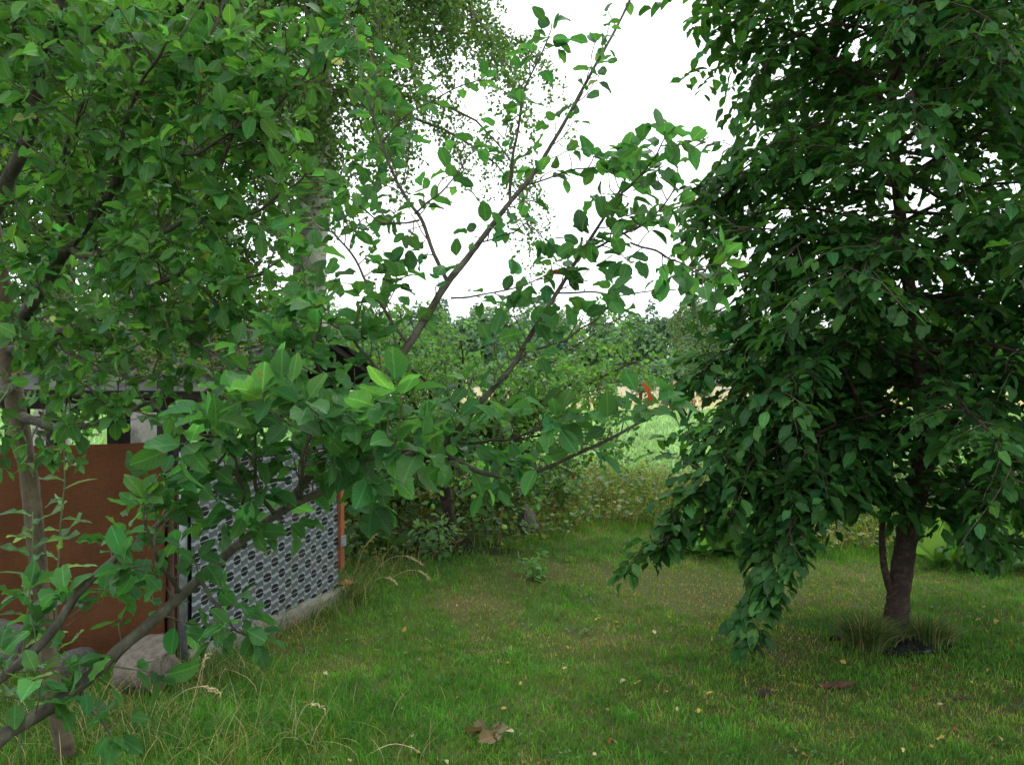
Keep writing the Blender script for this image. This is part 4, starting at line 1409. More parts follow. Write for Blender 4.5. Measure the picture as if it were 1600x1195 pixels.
def apple_left():
    t = thing('apple_tree', 'apple tree with slim pale brown trunk before the burlap cloth', 'tree')
    lv = Leaves(); tw = Twigs(); bk = M['apple_bark']
    trunk = ((100, 1185, 3.75, 20), (92, 1140, 3.75, 18), (74, 1040, 3.72, 17), (64, 930, 3.7, 16.5), (52, 800, 3.66, 17), (42, 720, 3.62, 17.5), (22, 620, 3.58, 19), (10, 545, 3.54, 21), (0, 450, 3.5, 20), (-16, 330, 3.46, 17), (-20, 200, 3.4, 14), (-10, 60, 3.3, 10), (0, -120, 3.2, 5))
    p, r = limb(t, trunk, M['young_bark'], 'trunk', 8, 14, 0.04, 0.003, 0.78)
    dress(lv, tw, p, r, 0.07, (0.05, 0.3), 0.072, APPLE_B, (3, 6), 0.5, 1.0)
    for ctrl, spc, tl, sz in (
        (((-15, 350, 3.46, 13), (15, 285, 3.35, 11.5), (47, 200, 3.25, 10), (72, 95, 3.15, 8.6), (97, 0, 3.1, 7), (115, -80, 3.0, 5)), 0.06, (0.06, 0.32), 0.074),
        (((72, 98, 3.15, 5), (40, 60, 3.0, 4.2), (0, 15, 2.9, 3.4), (-30, -20, 2.8, 2.4)), 0.06, (0.05, 0.25), 0.074),
        (((78, 82, 3.14, 5), (110, 72, 3.0, 4.3), (150, 50, 2.9, 3.4), (190, 15, 2.8, 2.5)), 0.055, (0.05, 0.25), 0.074),
        (((8, 540, 3.54, 13), (45, 482, 3.4, 11), (80, 430, 3.3, 10), (110, 385, 3.2, 9), (150, 335, 3.1, 8), (190, 283, 3.0, 7), (230, 235, 2.9, 6), (272, 203, 2.85, 4.6), (315, 110, 2.85, 3.6), (332, 66, 2.85, 3), (352, -5, 2.85, 2.2)), 0.05, (0.06, 0.3), 0.072),
        (((12, 548, 3.54, 9), (70, 524, 3.3, 7), (130, 511, 3.1, 6), (191, 479, 2.95, 5), (234, 454, 2.85, 4.4), (284, 427, 2.75, 3.6), (340, 400, 2.7, 2.6)), 0.05, (0.06, 0.3), 0.07),
        (((110, 388, 3.2, 6), (134, 400, 3.1, 5.6), (171, 394, 3.0, 5.2), (214, 377, 2.92, 4.8), (254, 362, 2.85, 4.5), (285, 347, 2.8, 4.2), (318, 317, 2.76, 4), (338, 288, 2.74, 3.6), (355, 241, 2.7, 3.3), (372, 197, 2.68, 3), (388, 144, 2.66, 2.6), (449, 77, 2.6, 1.8)), 0.05, (0.05, 0.26), 0.07),
        (((30, 650, 3.58, 8), (107, 671, 3.3, 5.2), (167, 655, 3.15, 4.4), (214, 638, 3.05, 3.6), (248, 621, 3.0, 2.8), (300, 570, 2.95, 2)), 0.055, (0.05, 0.24), 0.066),
        (((215, 260, 2.95, 4), (270, 250, 2.8, 3.2), (330, 230, 2.7, 2.6), (400, 180, 2.6, 2)), 0.05, (0.05, 0.25), 0.07),
        (((180, 296, 3.0, 4), (190, 220, 2.9, 3.4), (220, 140, 2.8, 2.8), (260, 70, 2.7, 2)), 0.05, (0.05, 0.26), 0.072),
        (((285, 347, 2.8, 3.4), (350, 345, 2.75, 2.8), (420, 320, 2.7, 2.4), (480, 270, 2.65, 1.8)), 0.05, (0.05, 0.24), 0.066),
        (((372, 197, 2.68, 2.4), (420, 180, 2.66, 2.2), (470, 130, 2.64, 1.8), (510, 60, 2.6, 1.4)), 0.05, (0.04, 0.22), 0.066),
        (((284, 427, 2.75, 3), (340, 440, 2.7, 2.6), (400, 430, 2.65, 2.2), (450, 400, 2.6, 1.6)), 0.055, (0.05, 0.22), 0.064),
        (((191, 479, 2.95, 3.4), (240, 500, 2.85, 2.8), (300, 500, 2.75, 2.4), (370, 490, 2.7, 1.8)), 0.065, (0.05, 0.2), 0.062),
        (((284, 427, 2.75, 3), (340, 470, 2.7, 2.6), (410, 510, 2.65, 2.2), (480, 530, 2.6, 1.6)), 0.055, (0.05, 0.22), 0.066),
        (((234, 454, 2.85, 3), (280, 520, 2.75, 2.6), (350, 560, 2.7, 2.2), (420, 590, 2.65, 1.6)), 0.06, (0.05, 0.2), 0.066),
        (((80, 524, 3.25, 3), (120, 560, 3.1, 2.6), (180, 585, 3.0, 2.2), (250, 590, 2.9, 1.6)), 0.06, (0.05, 0.2), 0.066),
        (((-10, 250, 3.42, 7), (-30, 160, 3.2, 6), (10, 90, 3.0, 4.6), (30, 20, 2.9, 3)), 0.06, (0.06, 0.3), 0.074),
        (((120, 372, 3.18, 5), (100, 300, 3.0, 4), (110, 220, 2.9, 3.2), (140, 150, 2.8, 2.4)), 0.055, (0.06, 0.28), 0.072),
        (((20, 600, 3.56, 8), (-20, 640, 3.3, 6), (-60, 680, 3.2, 4)), 0.07, (0.06, 0.2), 0.066),
    ):
        p, r = limb(t, ctrl, bk, 'branch', 6, 8, 0.05, 0.004)
        dress(lv, tw, p, r, spc, tl, sz, APPLE_B, (4, 7), 0.06, 1.0, special=0.004, dens=0.52)
    apple_fruit(t, at(124, 497, 3.05), 0.024)
    tw.emit(t, M['twig'])
    n = emit_leaves(t, lv, 'apple', M['apple_leaf'], 300, 'crown', 24, rest_kind='applemd')
    print('left apple leaves', n)


reseed(1009)
apple_left()


def apple_mid():
    t = thing('apple_tree', 'low spreading apple tree at the end of the lawn before the field', 'tree')
    lv = Leaves(); tw = Twigs(); bk = M['cherry_bark']
    p, r = limb(t, ((712, 868, 8.4, 11), (706, 830, 8.4, 9.5), (698, 790, 8.4, 8.5), (694, 750, 8.4, 8), (690, 720, 8.4, 6)), bk, 'trunk', 6, 10, 0.08)
    top = p[-4]
    n = 0
    for i in range(34):
        a = i * 2.4 + RNG.normal(0, 0.2)
        rx = RNG.uniform(0.8, 1.9)
        end = np.array([-0.62 + 0.28 + math.cos(a) * rx * 0.92, 8.45 + math.sin(a) * min(rx, 1.15), RNG.uniform(0.72, 2.12)])
        if end[0] < -1.5:
            end[0] = -1.5 + RNG.normal(0, .15)
        midp = (p[-3] + end) / 2 + np.array([RNG.normal(0, .1), RNG.normal(0, .1), 0.10 + 0.1 * RNG.random()])
        c = catmull(np.array([p[-3 - (i % 4)], midp, end]), 6)
        c += np.sin(np.linspace(0, 9, len(c)))[:, None] * RNG.normal(0, 0.02, 3)
        V, F, T = tube_np(c, np.linspace(0.022, 0.004, len(c)), 6, True, 0.05)
        link('branch', mesh_np('branch', V, [F, T]), bk, t)
        dress(lv, tw, c, None, 0.045, (0.08, 0.5), 0.068, (0.085, 0.21, 0.042), (3, 6), 0.25, 1.0, special=0.004, ros=0.06, upb=0.15)
    # a few low drooping shoots on the shelter side and to the right
    for e in ((560, 800, 8.2), (620, 770, 7.9), (760, 780, 7.9), (840, 760, 8.0), (900, 740, 8.1), (980, 690, 8.2), (1010, 640, 8.4), (600, 730, 7.8), (550, 740, 7.9)):
        end = at(*e)
        c = catmull(np.array([p[-4], (p[-4] + end) / 2 + (0, 0, 0.18), end]), 6)
        V, F, T = tube_np(c, np.linspace(0.016, 0.003, len(c)), 6, True, 0.05)
        link('branch', mesh_np('branch', V, [F, T]), bk, t)
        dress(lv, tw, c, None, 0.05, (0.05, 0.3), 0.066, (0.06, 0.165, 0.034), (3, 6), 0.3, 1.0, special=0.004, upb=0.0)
    for e in ((740, 776, 7.75), (798, 773, 7.8), (788, 824, 7.7), (662, 700, 7.8)):
        apple_fruit(t, at(*e), 0.024)
    tw.emit(t, M['twig'])
    n = emit_leaves(t, lv, 'applelo', M['apple_leaf_mid'], 300, 'crown', 14)
    print('mid apple leaves', n)


reseed(1010)
apple_mid()


# ------------------------------------------------------------------ cherry
def cherry():
    t = thing('cherry_tree', 'dense dark green cherry tree standing on the lawn', 'tree')
    lv = Leaves(); tw = Twigs(); bk = M['cherry_bark']
    d0 = float(TREE_C[1])
    trunk = ((1400, 1030, d0, 46), (1400, 1012, d0, 31), (1401, 990, d0, 24), (1404, 950, d0, 20.5), (1410, 890, d0, 19), (1420, 820, d0, 19), (1434, 760, d0, 20), (1446, 700, d0, 16), (1444, 620, d0, 15), (1428, 500, d0, 12), (1408, 350, d0, 10), (1393, 200, d0, 8.5), (1389, 60, d0, 7.5), (1386, -120, d0, 6), (1384, -350, d0, 3))
    p, r = limb(t, trunk, bk, 'trunk', 8, 16, 0.05, 0.004, 0.88)
    limb(t, ((1404, 945, d0, 6), (1386, 905, d0 - .02, 5.6), (1381, 850, d0 - .03, 5), (1380, 790, d0 - .05, 4.5), (1378, 720, d0 - .1, 4.5), (1350, 640, d0 - .2, 3.5), (1310, 560, d0 - .3, 2.2)), bk, 'branch', 6, 9, 0.05, 0.004)
    limb(t, ((1440, 745, d0, 12), (1470, 690, d0 - .05, 8), (1510, 620, d0 - .1, 6), (1560, 540, d0 - .2, 4)), bk, 'branch', 6, 9, 0.05, 0.004)
    Rz = lambda z: np.interp(z, [0.6, 0.9, 1.6, 2.4, 3.2, 4.0, 4.8, 5.4], [1.25, 1.4, 1.5, 1.5, 1.42, 1.3, 0.95, 0.4])
    base = (0.029, 0.102, 0.022)
    branches = []
    nb = 136
    for i in range(nb):
        z0 = 0.95 + 4.2 * ((i + RNG.random()) / nb) ** 0.92
        j = int(np.argmin(abs(p[:, 2] - z0)))
        a = i * 2.39996 + RNG.normal(0, 0.25)
        if z0 < 1.42 and math.sin(a) < -0.1 and abs(math.cos(a)) < 0.75:
            continue
        L = Rz(z0) * RNG.uniform(0.8, 1.06)
        if math.cos(a) < -0.3:
            L *= 0.93
        el_ = (0.28 if z0 > 1.5 else 0.2) + RNG.normal(0, 0.2)
        c = grow(p[j], (math.cos(a), math.sin(a), el_), L, 9, 0.07, droop=0.20)
        branches.append((c, 0.013))
    # drooping shoots that show against the lawn
    S0 = at(1420, 790, d0)
    for e in (((1250, 780, 5.0), (1150, 800, 4.9), (1060, 830, 4.85), (990, 872, 4.85)), ((1330, 760, 4.9), (1240, 830, 4.7), (1190, 920, 4.6), (1165, 985, 4.55)), 
              ((1330, 740, 4.9), (1260, 790, 4.75), (1215, 870, 4.6), (1190, 930, 4.55)), ((1240, 740, 5.0), (1130, 750, 4.9), (1070, 780, 4.9), (1040, 850, 4.9)), ((1480, 800, 5.0), (1540, 830, 4.9), (1590, 860, 4.8)), ((1490, 760, 4.9), (1530, 790, 4.8), (1520, 850, 4.7))):
        c = catmull(np.array([S0] + [at(*q) for q in e]), 6)
        branches.append((c, 0.0085))
    # side boughs that give the crown its left edge
    S1 = at(1436, 700, d0)
    for e in (((1280, 640, 5.2), (1150, 650, 5.1), (1110, 690, 5.0)), ((1270, 660, 5.1), (1150, 695, 4.95), (1080, 750, 4.9)), ((1280, 590, 5.3), (1190, 590, 5.2), (1130, 630, 5.1)), ((1290, 640, 5.5), (1200, 640, 5.6), (1150, 690, 5.6)),
              ((1290, 680, 5.0), (1190, 710, 4.85), (1120, 770, 4.8)), ((1280, 550, 5.3), (1190, 530, 5.2), (1110, 560, 5.15)), ((1320, 690, 5.0), (1260, 720, 4.9), (1200, 770, 4.8)), ((1300, 650, 5.7), (1220, 670, 5.8), (1160, 720, 5.8)),
              ((1500, 640, 5.1), (1560, 650, 4.9), (1620, 700, 4.8))):
        branches.append((catmull(np.array([S1] + [at(*q) for q in e]), 7), 0.011))
    for c, r0 in branches:
        V, F, T = tube_np(c, np.linspace(r0, 0.003, len(c)), 6, True, 0.04)
        link('branch', mesh_np('branch', V, [F, T]), bk, t)
        _, _, L = sub_at(c, 0)
        s = 0.16 * L
        while s < L:
            p0, dd, _ = sub_at(c, s / L)
            lat = unit(np.cross(dd, (0, 0, 1))) * (1 if RNG.random() < 0.5 else -1)
            hang = r0 < 0.009
            tp = grow(p0, unit(dd * 0.7 + lat * RNG.uniform(0.4, 1.2) + np.array([0, 0, RNG.normal(0.02, 0.5)])), RNG.uniform(0.08, 0.2) if hang else RNG.uniform(0.14, 0.46), 5, 0.1, droop=0.17)
            tw.add(tp, 0.0035, 0.0014, 3)
            m = 9
            for q in range(1, m + 1):
                pp, td, _ = sub_at(tp, q / m)
                l2 = unit(np.cross(td, (0, 0, 1))) * (1 if q % 2 else -1)
                ld = unit(td * 0.65 + l2 * RNG.uniform(0.5, 1.1) + np.array([0, 0, RNG.uniform(-0.4, 0.2)]))
                lv.add(pp, ld, np.array([0, 0, 1.0]) + RNG.normal(0, 0.3, 3), RNG.uniform(0.066, 0.112), jitter_col(base, dv=0.32, dh=0.14))
            s += float(np.interp(p0[2], [1.9, 2.7], [0.038, 0.062])) * RNG.uniform(0.7, 1.3)
    tw.emit(t, M['twig'])
    n = emit_leaves(t, lv, 'cherry', M['cherry_leaf'], 300, 'crown', 26, rest_kind='cherrylo')
    print('cherry leaves', n)


reseed(1011)
cherry()


# ------------------------------------------------------------------ small plants
def sapling(name, label, cat, px, py, shoots, h, size, base, kind='applelo', mat='apple_leaf_mid', spread=0.5, group=None, per=(3, 5)):
    t = thing(name, label, cat, group)
    lv = Leaves(); g = onground(px, py)
    for i in range(shoots):
        a = RNG.uniform(0, 6.28)
        c = grow(g + np.array([RNG.normal(0, .015), RNG.normal(0, .015), -0.01]), (math.cos(a) * spread, math.sin(a) * spread, 1), h * RNG.uniform(0.6, 1.1), 6, 0.12)
        V, F, T = tube_np(c, np.linspace(0.005, 0.0018, len(c)), 6, True)
        link('stem', mesh_np('stem', V, [F, T]), M['twig'], t)
        for q in range(2, 8):
            pp, td, _ = sub_at(c, q / 8)
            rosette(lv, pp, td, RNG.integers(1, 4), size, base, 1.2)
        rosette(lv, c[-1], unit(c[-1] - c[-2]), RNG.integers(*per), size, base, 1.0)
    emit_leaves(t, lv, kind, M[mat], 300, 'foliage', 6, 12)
    return t


reseed(2005)
sapling('apple_sapling', 'pale leafy apple shoot in front of the dark hollow', 'sapling', 686, 876, 7, 0.46, 0.078, (0.12, 0.25, 0.09), spread=0.6)  # pale leaves, base lightened further as if lit from the front
sapling('apple_sapling', 'leafy shoot beside the grey boulder at the lawn edge', 'sapling', 770, 850, 4, 0.42, 0.07, (0.08, 0.19, 0.055), spread=0.6)
sapling('apple_sapling', 'low leafy sprig growing out of the open lawn', 'sapling', 828, 908, 5, 0.22, 0.062, (0.085, 0.2, 0.05), spread=0.9)
sapling('small_seedling', 'tiny bright green seedling alone on the lawn', 'seedling', 893, 882, 2, 0.06, 0.03, (0.12, 0.24, 0.04), spread=0.4)


def leafy_clump(name, label, px, py, n, size, base, kind, el=(0.5, 1.3), sp_=0.06):
    t = thing(name, label, 'plant')
    lv = Leaves(); g = onground(px, py)
    for i in range(n):
        a = RNG.uniform(0, 6.28); e = RNG.uniform(*el)
        lv.add(g + np.array([RNG.normal(0, sp_), RNG.normal(0, sp_), 0]), (math.cos(a) * math.cos(e), math.sin(a) * math.cos(e), math.sin(e)), (-math.cos(a) * .5, -math.sin(a) * .5, 0.8), size * RNG.uniform(0.7, 1.15), jitter_col(base))
    emit_leaves(t, lv, kind, M['small_leaf'], 300, 'foliage', 6, 8)


leafy_clump('horseradish', 'upright broad leaved plant with wavy pale green leaves behind the cherry', 1150, 866, 22, 0.62, (0.10, 0.22, 0.05), 'dock', (0.95, 1.45), 0.1)
leafy_clump('burdock', 'low dark rosette of broad leaves at the border edge', 1098, 866, 14, 0.22, (0.05, 0.13, 0.045), 'round', (0.2, 0.8), 0.03)
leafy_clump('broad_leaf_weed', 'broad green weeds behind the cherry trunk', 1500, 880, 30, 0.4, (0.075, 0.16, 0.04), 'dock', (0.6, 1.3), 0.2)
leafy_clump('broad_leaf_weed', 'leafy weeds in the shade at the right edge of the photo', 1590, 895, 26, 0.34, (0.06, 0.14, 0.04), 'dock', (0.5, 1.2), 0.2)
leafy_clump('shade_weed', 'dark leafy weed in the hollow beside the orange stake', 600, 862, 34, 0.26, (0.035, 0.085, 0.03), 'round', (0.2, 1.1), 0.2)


def willowherb(label, px, py, d, h, n, lean):
    t = thing('willowherb', label, 'plant', 'willowherbs by the slim trunk')
    g = at(px, py, d); g[2] = 0
    c = grow(g, (lean, 0, 1), h, 8, 0.04)
    V, F, T = tube_np(c, np.linspace(0.006, 0.002, len(c)), 7, True)
    link('stem', mesh_np('stem', V, [F, T]), M['green_stem'], t)
    lv = Leaves()
    for i in range(n):
        p, td, _ = sub_at(c, 0.25 + 0.75 * (i + .5) / n)
        a = i * 2.4
        e = RNG.uniform(0.1, 0.6)
        lv.add(p, (math.cos(a) * math.cos(e), math.sin(a) * math.cos(e), math.sin(e)), (0, 0, 1), RNG.uniform(0.12, 0.19), jitter_col((0.06, 0.14, 0.05)))
    emit_leaves(t, lv, 'narrow', M['apple_leaf'], 300, 'foliage', 4, 8)


willowherb('narrow leaved willowherb growing just left of the slim trunk', 30, 1150, 3.55, 1.05, 26, -0.02)
willowherb('taller willowherb with long narrow leaves rising over the burlap top edge', 84, 1120, 3.9, 1.5, 26, 0.0)


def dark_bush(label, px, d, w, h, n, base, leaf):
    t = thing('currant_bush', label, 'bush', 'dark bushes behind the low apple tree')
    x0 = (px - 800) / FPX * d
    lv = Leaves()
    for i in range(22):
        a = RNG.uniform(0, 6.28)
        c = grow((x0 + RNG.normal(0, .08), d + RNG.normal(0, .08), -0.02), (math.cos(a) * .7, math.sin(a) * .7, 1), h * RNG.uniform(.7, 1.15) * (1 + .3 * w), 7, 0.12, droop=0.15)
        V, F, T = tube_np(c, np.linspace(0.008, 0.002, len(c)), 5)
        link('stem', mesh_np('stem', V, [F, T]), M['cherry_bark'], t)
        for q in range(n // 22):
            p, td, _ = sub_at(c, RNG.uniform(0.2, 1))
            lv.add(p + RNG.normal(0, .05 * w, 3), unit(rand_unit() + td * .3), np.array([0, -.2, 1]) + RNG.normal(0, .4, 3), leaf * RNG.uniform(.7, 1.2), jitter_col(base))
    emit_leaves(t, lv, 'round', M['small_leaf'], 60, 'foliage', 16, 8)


reseed(2006)
dark_bush('dark leafy bush between the orange stake and the low apple trunk', 590, 9.3, 1.2, 0.85, 1800, (0.030, 0.082, 0.022), 0.07)  # leaf colour darkened to carry the shade of the apple crown
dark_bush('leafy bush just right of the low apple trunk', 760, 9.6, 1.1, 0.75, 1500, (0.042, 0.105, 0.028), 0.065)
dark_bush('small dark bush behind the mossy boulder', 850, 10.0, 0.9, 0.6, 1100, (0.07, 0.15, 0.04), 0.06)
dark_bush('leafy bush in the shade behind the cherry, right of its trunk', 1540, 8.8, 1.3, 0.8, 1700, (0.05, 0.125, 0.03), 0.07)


def lawn_weeds():
    lv = Leaves()
    for i in range(420):
        px, py = RNG.uniform(300, 1620), 850 + 350 * RNG.random()
        g = onground(px, py)
        if g[1] > edge_y(g[0]) or in_shelter(g[0], g[1], .05) or noise2(g[0], g[1], .8, 4) < -0.1:
            continue
        for j in range(RNG.integers(4, 11)):
            a = RNG.uniform(0, 6.28)
            lv.add(g + np.array([RNG.normal(0, .03), RNG.normal(0, .03), RNG.uniform(.012, .03)]), (math.cos(a), math.sin(a), RNG.uniform(.1, .6)), np.array([0, 0, 1]) + RNG.normal(0, .3, 3), RNG.uniform(.012, .026), jitter_col((0.05, 0.135, 0.03)))
    o = link('lawn_weeds', leaves_mesh('lawn_weeds', 'round', *lv.arrays()), M['small_leaf'])
    tag(o, 'clover and small round leaved weeds scattered in the lawn', 'weeds', kind='stuff')


reseed(1012)
lawn_weeds()

# grass cushions round the cherry foot
def tussock(label, px, py, n, h, spread):
    g = onground(px, py)
    pos = np.stack([RNG.normal(g[0], spread, n), RNG.normal(g[1], spread * .8, n), np.full(n, 0.0)], 1)
    dr = RNG.random(n) < 0.25
    col = np.where(dr[:, None], np.array([0.24, 0.19, 0.09]), np.array([0.05, 0.115, 0.028])) * np.exp(RNG.normal(0, 0.25, n))[:, None]
    V, T, Cc = blades(pos, RNG.uniform(0.6, 1.1, n) * h, np.full(n, 0.0042), RNG.uniform(0.1, 0.95, n), col, col * 1.1, 5, 1.6, ld=unit(pos - g[None] + RNG.normal(0, 0.02, (n, 3)) * np.array([1, 1, 0])))
    o = link('grass_tussock', mesh_np('grass_tussock', V, [T], Cc), M['grass'])
    tag(o, label, 'grass')


reseed(2007)
tussock('shaggy grass tussock left of the cherry foot', 1356, 1018, 1700, 0.235, 0.05)
tussock('shaggy grass tussock right of the cherry foot', 1452, 1010, 1300, 0.20, 0.055)
tussock('long grass tussock by the sawn stump at the kerb end', 545, 940, 500, 0.20, 0.06)


def soil_patch(label, c, rx, ry, seed):
    r = np.random.default_rng(seed); n = 48; rings = 8; V = [(c[0], c[1], 0.02)]
    for j in range(1, rings + 1):
        for i in range(n):
            a = 2 * math.pi * i / n
            k = j / rings * (1 + 0.18 * math.sin(3 * a + seed) + 0.1 * math.sin(7 * a + 2 * seed) + 0.05 * math.sin(13 * a))
            V.append((c[0] + rx * k * math.cos(a), c[1] + ry * k * math.sin(a), 0.024 * (1 - (j / rings) ** 2) + 0.002 + r.normal(0, 0.003) + float(lawn_z(c[0] + rx * k * math.cos(a), c[1] + ry * k * math.sin(a))) - (0.02 if j == rings else 0)))
    T = np.array([(0, 1 + i, 1 + (i + 1) % n) for i in range(n)])
    Q = np.array([(1 + j * n + i, 1 + (j + 1) * n + i, 1 + (j + 1) * n + (i + 1) % n, 1 + j * n + (i + 1) % n) for j in range(rings - 1) for i in range(n)])
    tag(link('soil', mesh_np('soil', V, [T, Q]), M['soil']), label, 'soil', kind='structure')


M['soil'] = ground_mat('soil', [(0.3, (0.018, 0.014, 0.010)), (0.55, (0.032, 0.025, 0.018)), (0.75, (0.06, 0.045, 0.03))], 9, 70, 0.8)
soil_patch('bare dark soil round the cherry foot', TREE_C + np.array([0.0, -0.05, 0]), 0.42, 0.22, 1)
soil_patch('bare dark soil in the hollow under the low apple tree', (-0.95, 8.25), 0.95, 0.8, 2)


def black_sheet():
    n = 40; rings = 7
    V = []; g = TREE_C
    for j in range(rings):
        r0 = 0.10 + 0.17 * j / (rings - 1)
        for i in range(n):
            a = 2 * math.pi * i / n
            rr = r0 * (1 + 0.14 * math.sin(3 * a + 1) + 0.06 * math.sin(7 * a + j))
            V.append((g[0] + 0.03 + rr * math.cos(a), g[1] - 0.03 + rr * math.sin(a) * 0.8, 0.05 - 0.04 * j / rings + 0.012 * math.sin(5 * a + j * 1.7) + 0.01 * math.sin(11 * a + j)))
    F = [(j * n + i, j * n + (i + 1) % n, (j + 1) * n + (i + 1) % n, (j + 1) * n + i) for j in range(rings - 1) for i in range(n)]
    o = link('plastic_sheet', mesh_np('plastic_sheet', V, [np.array(F)]), M['black_plastic'])
    m = o.modifiers.new('thickness', 'SOLIDIFY'); m.thickness = 0.004
    tag(o, 'crumpled black plastic sheet round the cherry foot', 'sheet')


reseed(1013)
black_sheet()


def chip(label, px, py, L, w, h, rot, mat='bark_chip', name='bark_piece', cat='bark'):
    g = onground(px, py)
    n = 12
    V = []; F = []
    for i in range(n + 1):
        t = i / n
        ww = w * math.sin(math.pi * min(1, 0.12 + 0.85 * t)) * (1 + RNG.normal(0, .1)); hh = h * (0.5 + 0.5 * math.sin(math.pi * (0.1 + .8 * t)))
        for (b, z) in ((-.5, 0), (-.3, .8 + RNG.normal(0, .1)), (0.05, 1 + RNG.normal(0, .12)), (.35, .7), (.5, 0)):
            V.append(((t - .5) * L, b * ww, z * hh))
    for i in range(n):
        for j in range(5):
            a, b = i * 5 + j, i * 5 + (j + 1) % 5
            F.append((a, b, b + 5, a + 5))
    me = mesh_np(name, V, [np.array(F), np.array([[0, 1, 2, 3, 4], [n * 5 + 4, n * 5 + 3, n * 5 + 2, n * 5 + 1, n * 5]])])
    o = link(name, me, M[mat], None, (g[0], g[1], 0.004)); o.rotation_euler = (RNG.normal(0, .08), RNG.normal(0, .06), rot)
    tag(o, label, cat)


chip('long reddish piece of bark lying before the cherry', 1312, 1075, 0.20, 0.06, 0.026, 0.08)
chip('short dark piece of bark left of the long reddish one', 1195, 1088, 0.12, 0.05, 0.025, 0.5, 'cherry_bark')
chip('brown piece of bark on the lawn right of the cherry', 1510, 1095, 0.10, 0.03, 0.015, 0.2)


def stump():
    t = thing('tree_stump', 'small sawn stump at the far end of the kerb', 'stump')
    g = onground(540, 936)
    mb = MB(); mb.tube(np.array([g + (0, 0, -.03), g + (0, 0, .06), g + (0, 0, .11)]), [0.075, 0.06, 0.056], 14, cap=False)
    mb.build('trunk', M['cherry_bark'], t, smooth=True)
    mb = MB(); mb.tube(np.array([g + (0, 0, .085), g + (0, 0, .112)]), [0.054, 0.054], 14); mb.build('cut_face', M['orange_wood'], t)


reseed(1014)
stump()


def withered():
    t = thing('withered_twig', 'withered grey brown leafy twig lying on the lawn', 'twig')
    g = onground(772, 1150, 0.05)
    c = np.array([g + (0.06, 0.03, 0), g + (0, 0, 0.015), g + (-0.05, 0.0, 0.01), g + (-0.09, 0.09, 0.02)])
    V, F, T = tube_np(catmull(c, 5), 0.003, 6)
    link('stem', mesh_np('stem', V, [F, T]), M['twig'], t)
    lv = Leaves()
    for dx, dy, dz, sz, rx in ((-1, .25, .3, .10, 0), (-.5, .9, .5, .09, 1), (-.6, -.7, .05, .13, 0), (.8, .1, .15, .08, 1), (.5, .7, .35, .08, 0), (-.9, -.2, .1, .09, 1), (.3, -.8, 0, .07, 0)):
        lv.add(g + np.array([RNG.normal(0, .015), RNG.normal(0, .015), .008]), (dx, dy, dz), np.array([0, -.2, .7]) + RNG.normal(0, .8, 3), sz * 0.85, jitter_col(lin(96, 90, 64), dv=0.2, dh=.05))
    emit_leaves(t, lv, 'apple', M['dry_leaf'], 300, 'foliage', 1, 7)


reseed(1015)
withered()


def dry_stalk(label, px, py, h, lean, n):
    t = thing('dry_grass_stalk', label, 'grass stalk', 'dry flowering grass stalks')
    g = onground(px, py)
    c = grow(g, (lean, RNG.normal(0, .2), 1), h, 9, 0.05, droop=0.35)
    V, F, T = tube_np(c, np.linspace(0.0026, 0.0012, len(c)), 5)
    link('stalk', mesh_np('stalk', V, [F, T]), M['straw'], t)
    mb = MB()
    for i in range(n):
        p, td, _ = sub_at(c, 0.72 + 0.28 * i / n)
        mb.tube(np.array([p, p + unit(td + RNG.normal(0, .35, 3)) * 0.018, p + unit(td + RNG.normal(0, .3, 3)) * 0.034]), [0.0012, 0.0032, 0.0008], 4)
    mb.build('seed_head', M['straw'], t)


M['straw'] = simple_noise_mat('straw', lin(150, 134, 92), lin(196, 178, 134), 30, 0.8, 0.2, 0.002)
reseed(2008)
for a_ in (('dry grass stalk arching right of the orange stake', 548, 912, 0.42, 0.35, 16), ('tall dry grass stalk bending over the dark hollow', 580, 905, 0.48, 0.5, 18), ('short dry grass stalk near the sawn stump', 565, 930, 0.34, 0.6, 14),
           ('dry grass stalk bowed low towards the lawn', 600, 915, 0.40, 0.9, 16), ('single dry stalk standing in the grass before the pale boulder', 290, 1140, 0.42, 0.25, 10), ('leaning dry stalk in the grass near the bottom edge', 455, 1175, 0.40, 0.35, 8),
           ('dry stalk lying in the grass along the bottom edge', 560, 1192, 0.3, 1.5, 12), ('fine dry stalk leaning before the metal pole', 250, 1120, 0.36, 0.5, 10)):
    dry_stalk(*a_)


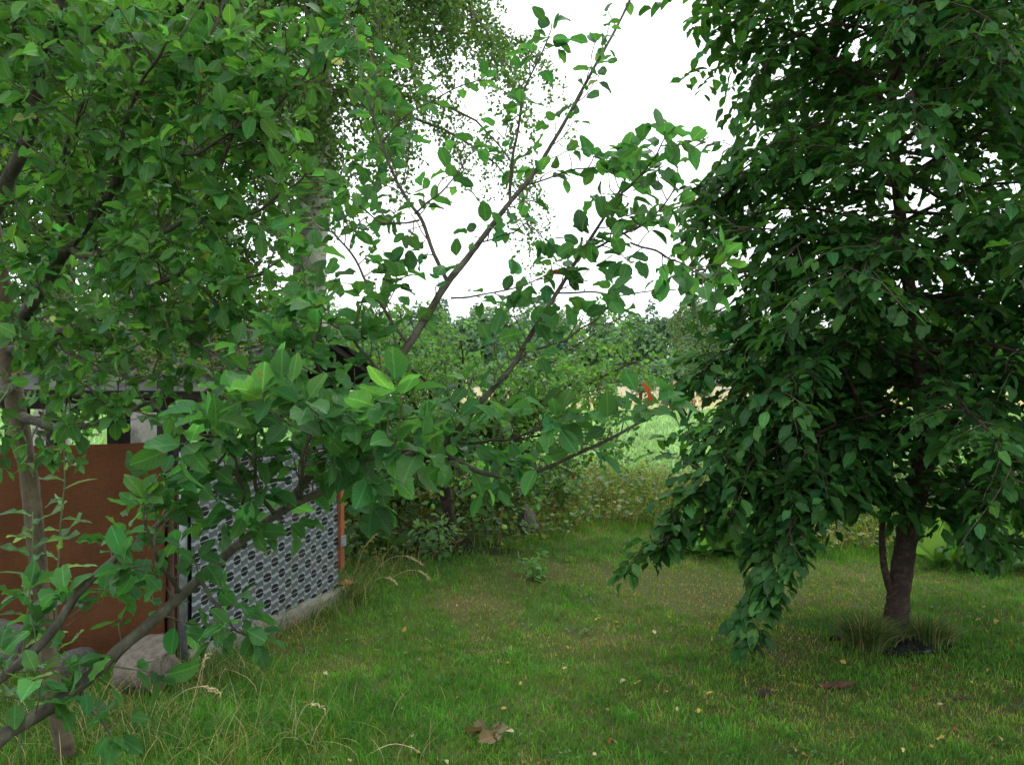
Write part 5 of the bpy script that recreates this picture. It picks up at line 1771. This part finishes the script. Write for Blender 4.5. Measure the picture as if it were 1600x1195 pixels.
# fallen leaves
def fallen():
    cols = [lin(180, 154, 84), lin(168, 144, 90), lin(186, 170, 122), lin(146, 100, 58), lin(120, 70, 42), lin(172, 162, 132)]
    meshes = []
    for i in range(12):
        tv, tf, tu = leaf_template('round', 900 + i, 5)
        me = mesh_np('fallen_leaf', tv, [tf], np.repeat(cols[i % 6][None], len(tv), 0), tu)
        me.materials.append(M['dry_leaf'])
        meshes.append(me)
    spots = [(628, 990), (545, 998), (637, 1022), (675, 1060), (470, 1015), (505, 1052), (929, 970), (957, 970), (1050, 968), (893, 978), (1088, 935), (1025, 993), (1085, 1112), (1105, 1090), (1145, 1105), (948, 1108), (957, 1120), (980, 1064), (990, 1073), (1243, 1170), (1252, 1178), (1440, 1122), (1458, 1092), (1482, 1101), (1333, 1155), (1562, 970), (1526, 970), (1585, 1007), (1478, 1046), (1335, 1042), (1326, 1038), (780, 1110), (1175, 890), (740, 905), (958, 1155), (805, 1148), (1480, 1150), (1570, 1165), (1216, 1082), (1250, 1076), (1430, 1082)]
    n = 0
    while len(spots) < 100:
        px, py = RNG.uniform(380, 1600), 850 + 345 * RNG.random() ** 0.8
        g = onground(px, py)
        if g[1] < edge_y(g[0]) - 0.1 and not in_shelter(g[0], g[1], 0.12):
            spots.append((px, py))
    for i, (px, py) in enumerate(spots):
        g = onground(px, py, 0.03)
        o = link('fallen_leaf', meshes[i % 12], None, None, (g[0], g[1], 0.026 + RNG.uniform(0, .012)))
        s = RNG.uniform(0.022, 0.036) * (1.25 if i < 41 else 0.8)
        o.scale = (s, s, s)
        o.rotation_euler = (RNG.normal(0, .45), RNG.normal(0, .45), RNG.uniform(0, 6.28))
        c = i % 12 % 6
        nm = ['yellow', 'dull yellow', 'pale cream', 'orange brown', 'red brown', 'whitish'][c]
        where = min(((math.hypot(px - lx, (py - ly) * 1.6), w) for lx, ly, w in LANDMARKS))[1]
        tag(o, '%s fallen leaf on the lawn %s' % (nm, where), 'leaf', 'leaves fallen on the lawn')


LANDMARKS = ((1400, 1010, 'near the cherry foot'), (1300, 1080, 'beside the long bark piece'), (775, 1150, 'near the withered twig'), (460, 990, 'along the concrete kerb'), (560, 930, 'near the sawn stump'),
             (825, 900, 'round the low leafy sprig'), (960, 830, 'at the border in the middle'), (1020, 890, 'below the lowest cherry shoot'), (1170, 990, 'under the drooping cherry shoot'), (940, 1000, 'in the middle'),
             (1150, 1150, 'at the lower middle'), (980, 1120, 'right of the withered twig'), (600, 1110, 'left of the withered twig'), (1540, 1150, 'in the lower right corner'), (1560, 980, 'right of the cherry trunk'), (1280, 900, 'behind the cherry'), (430, 1150, 'in the lower left grass'))
reseed(1016)
fallen()
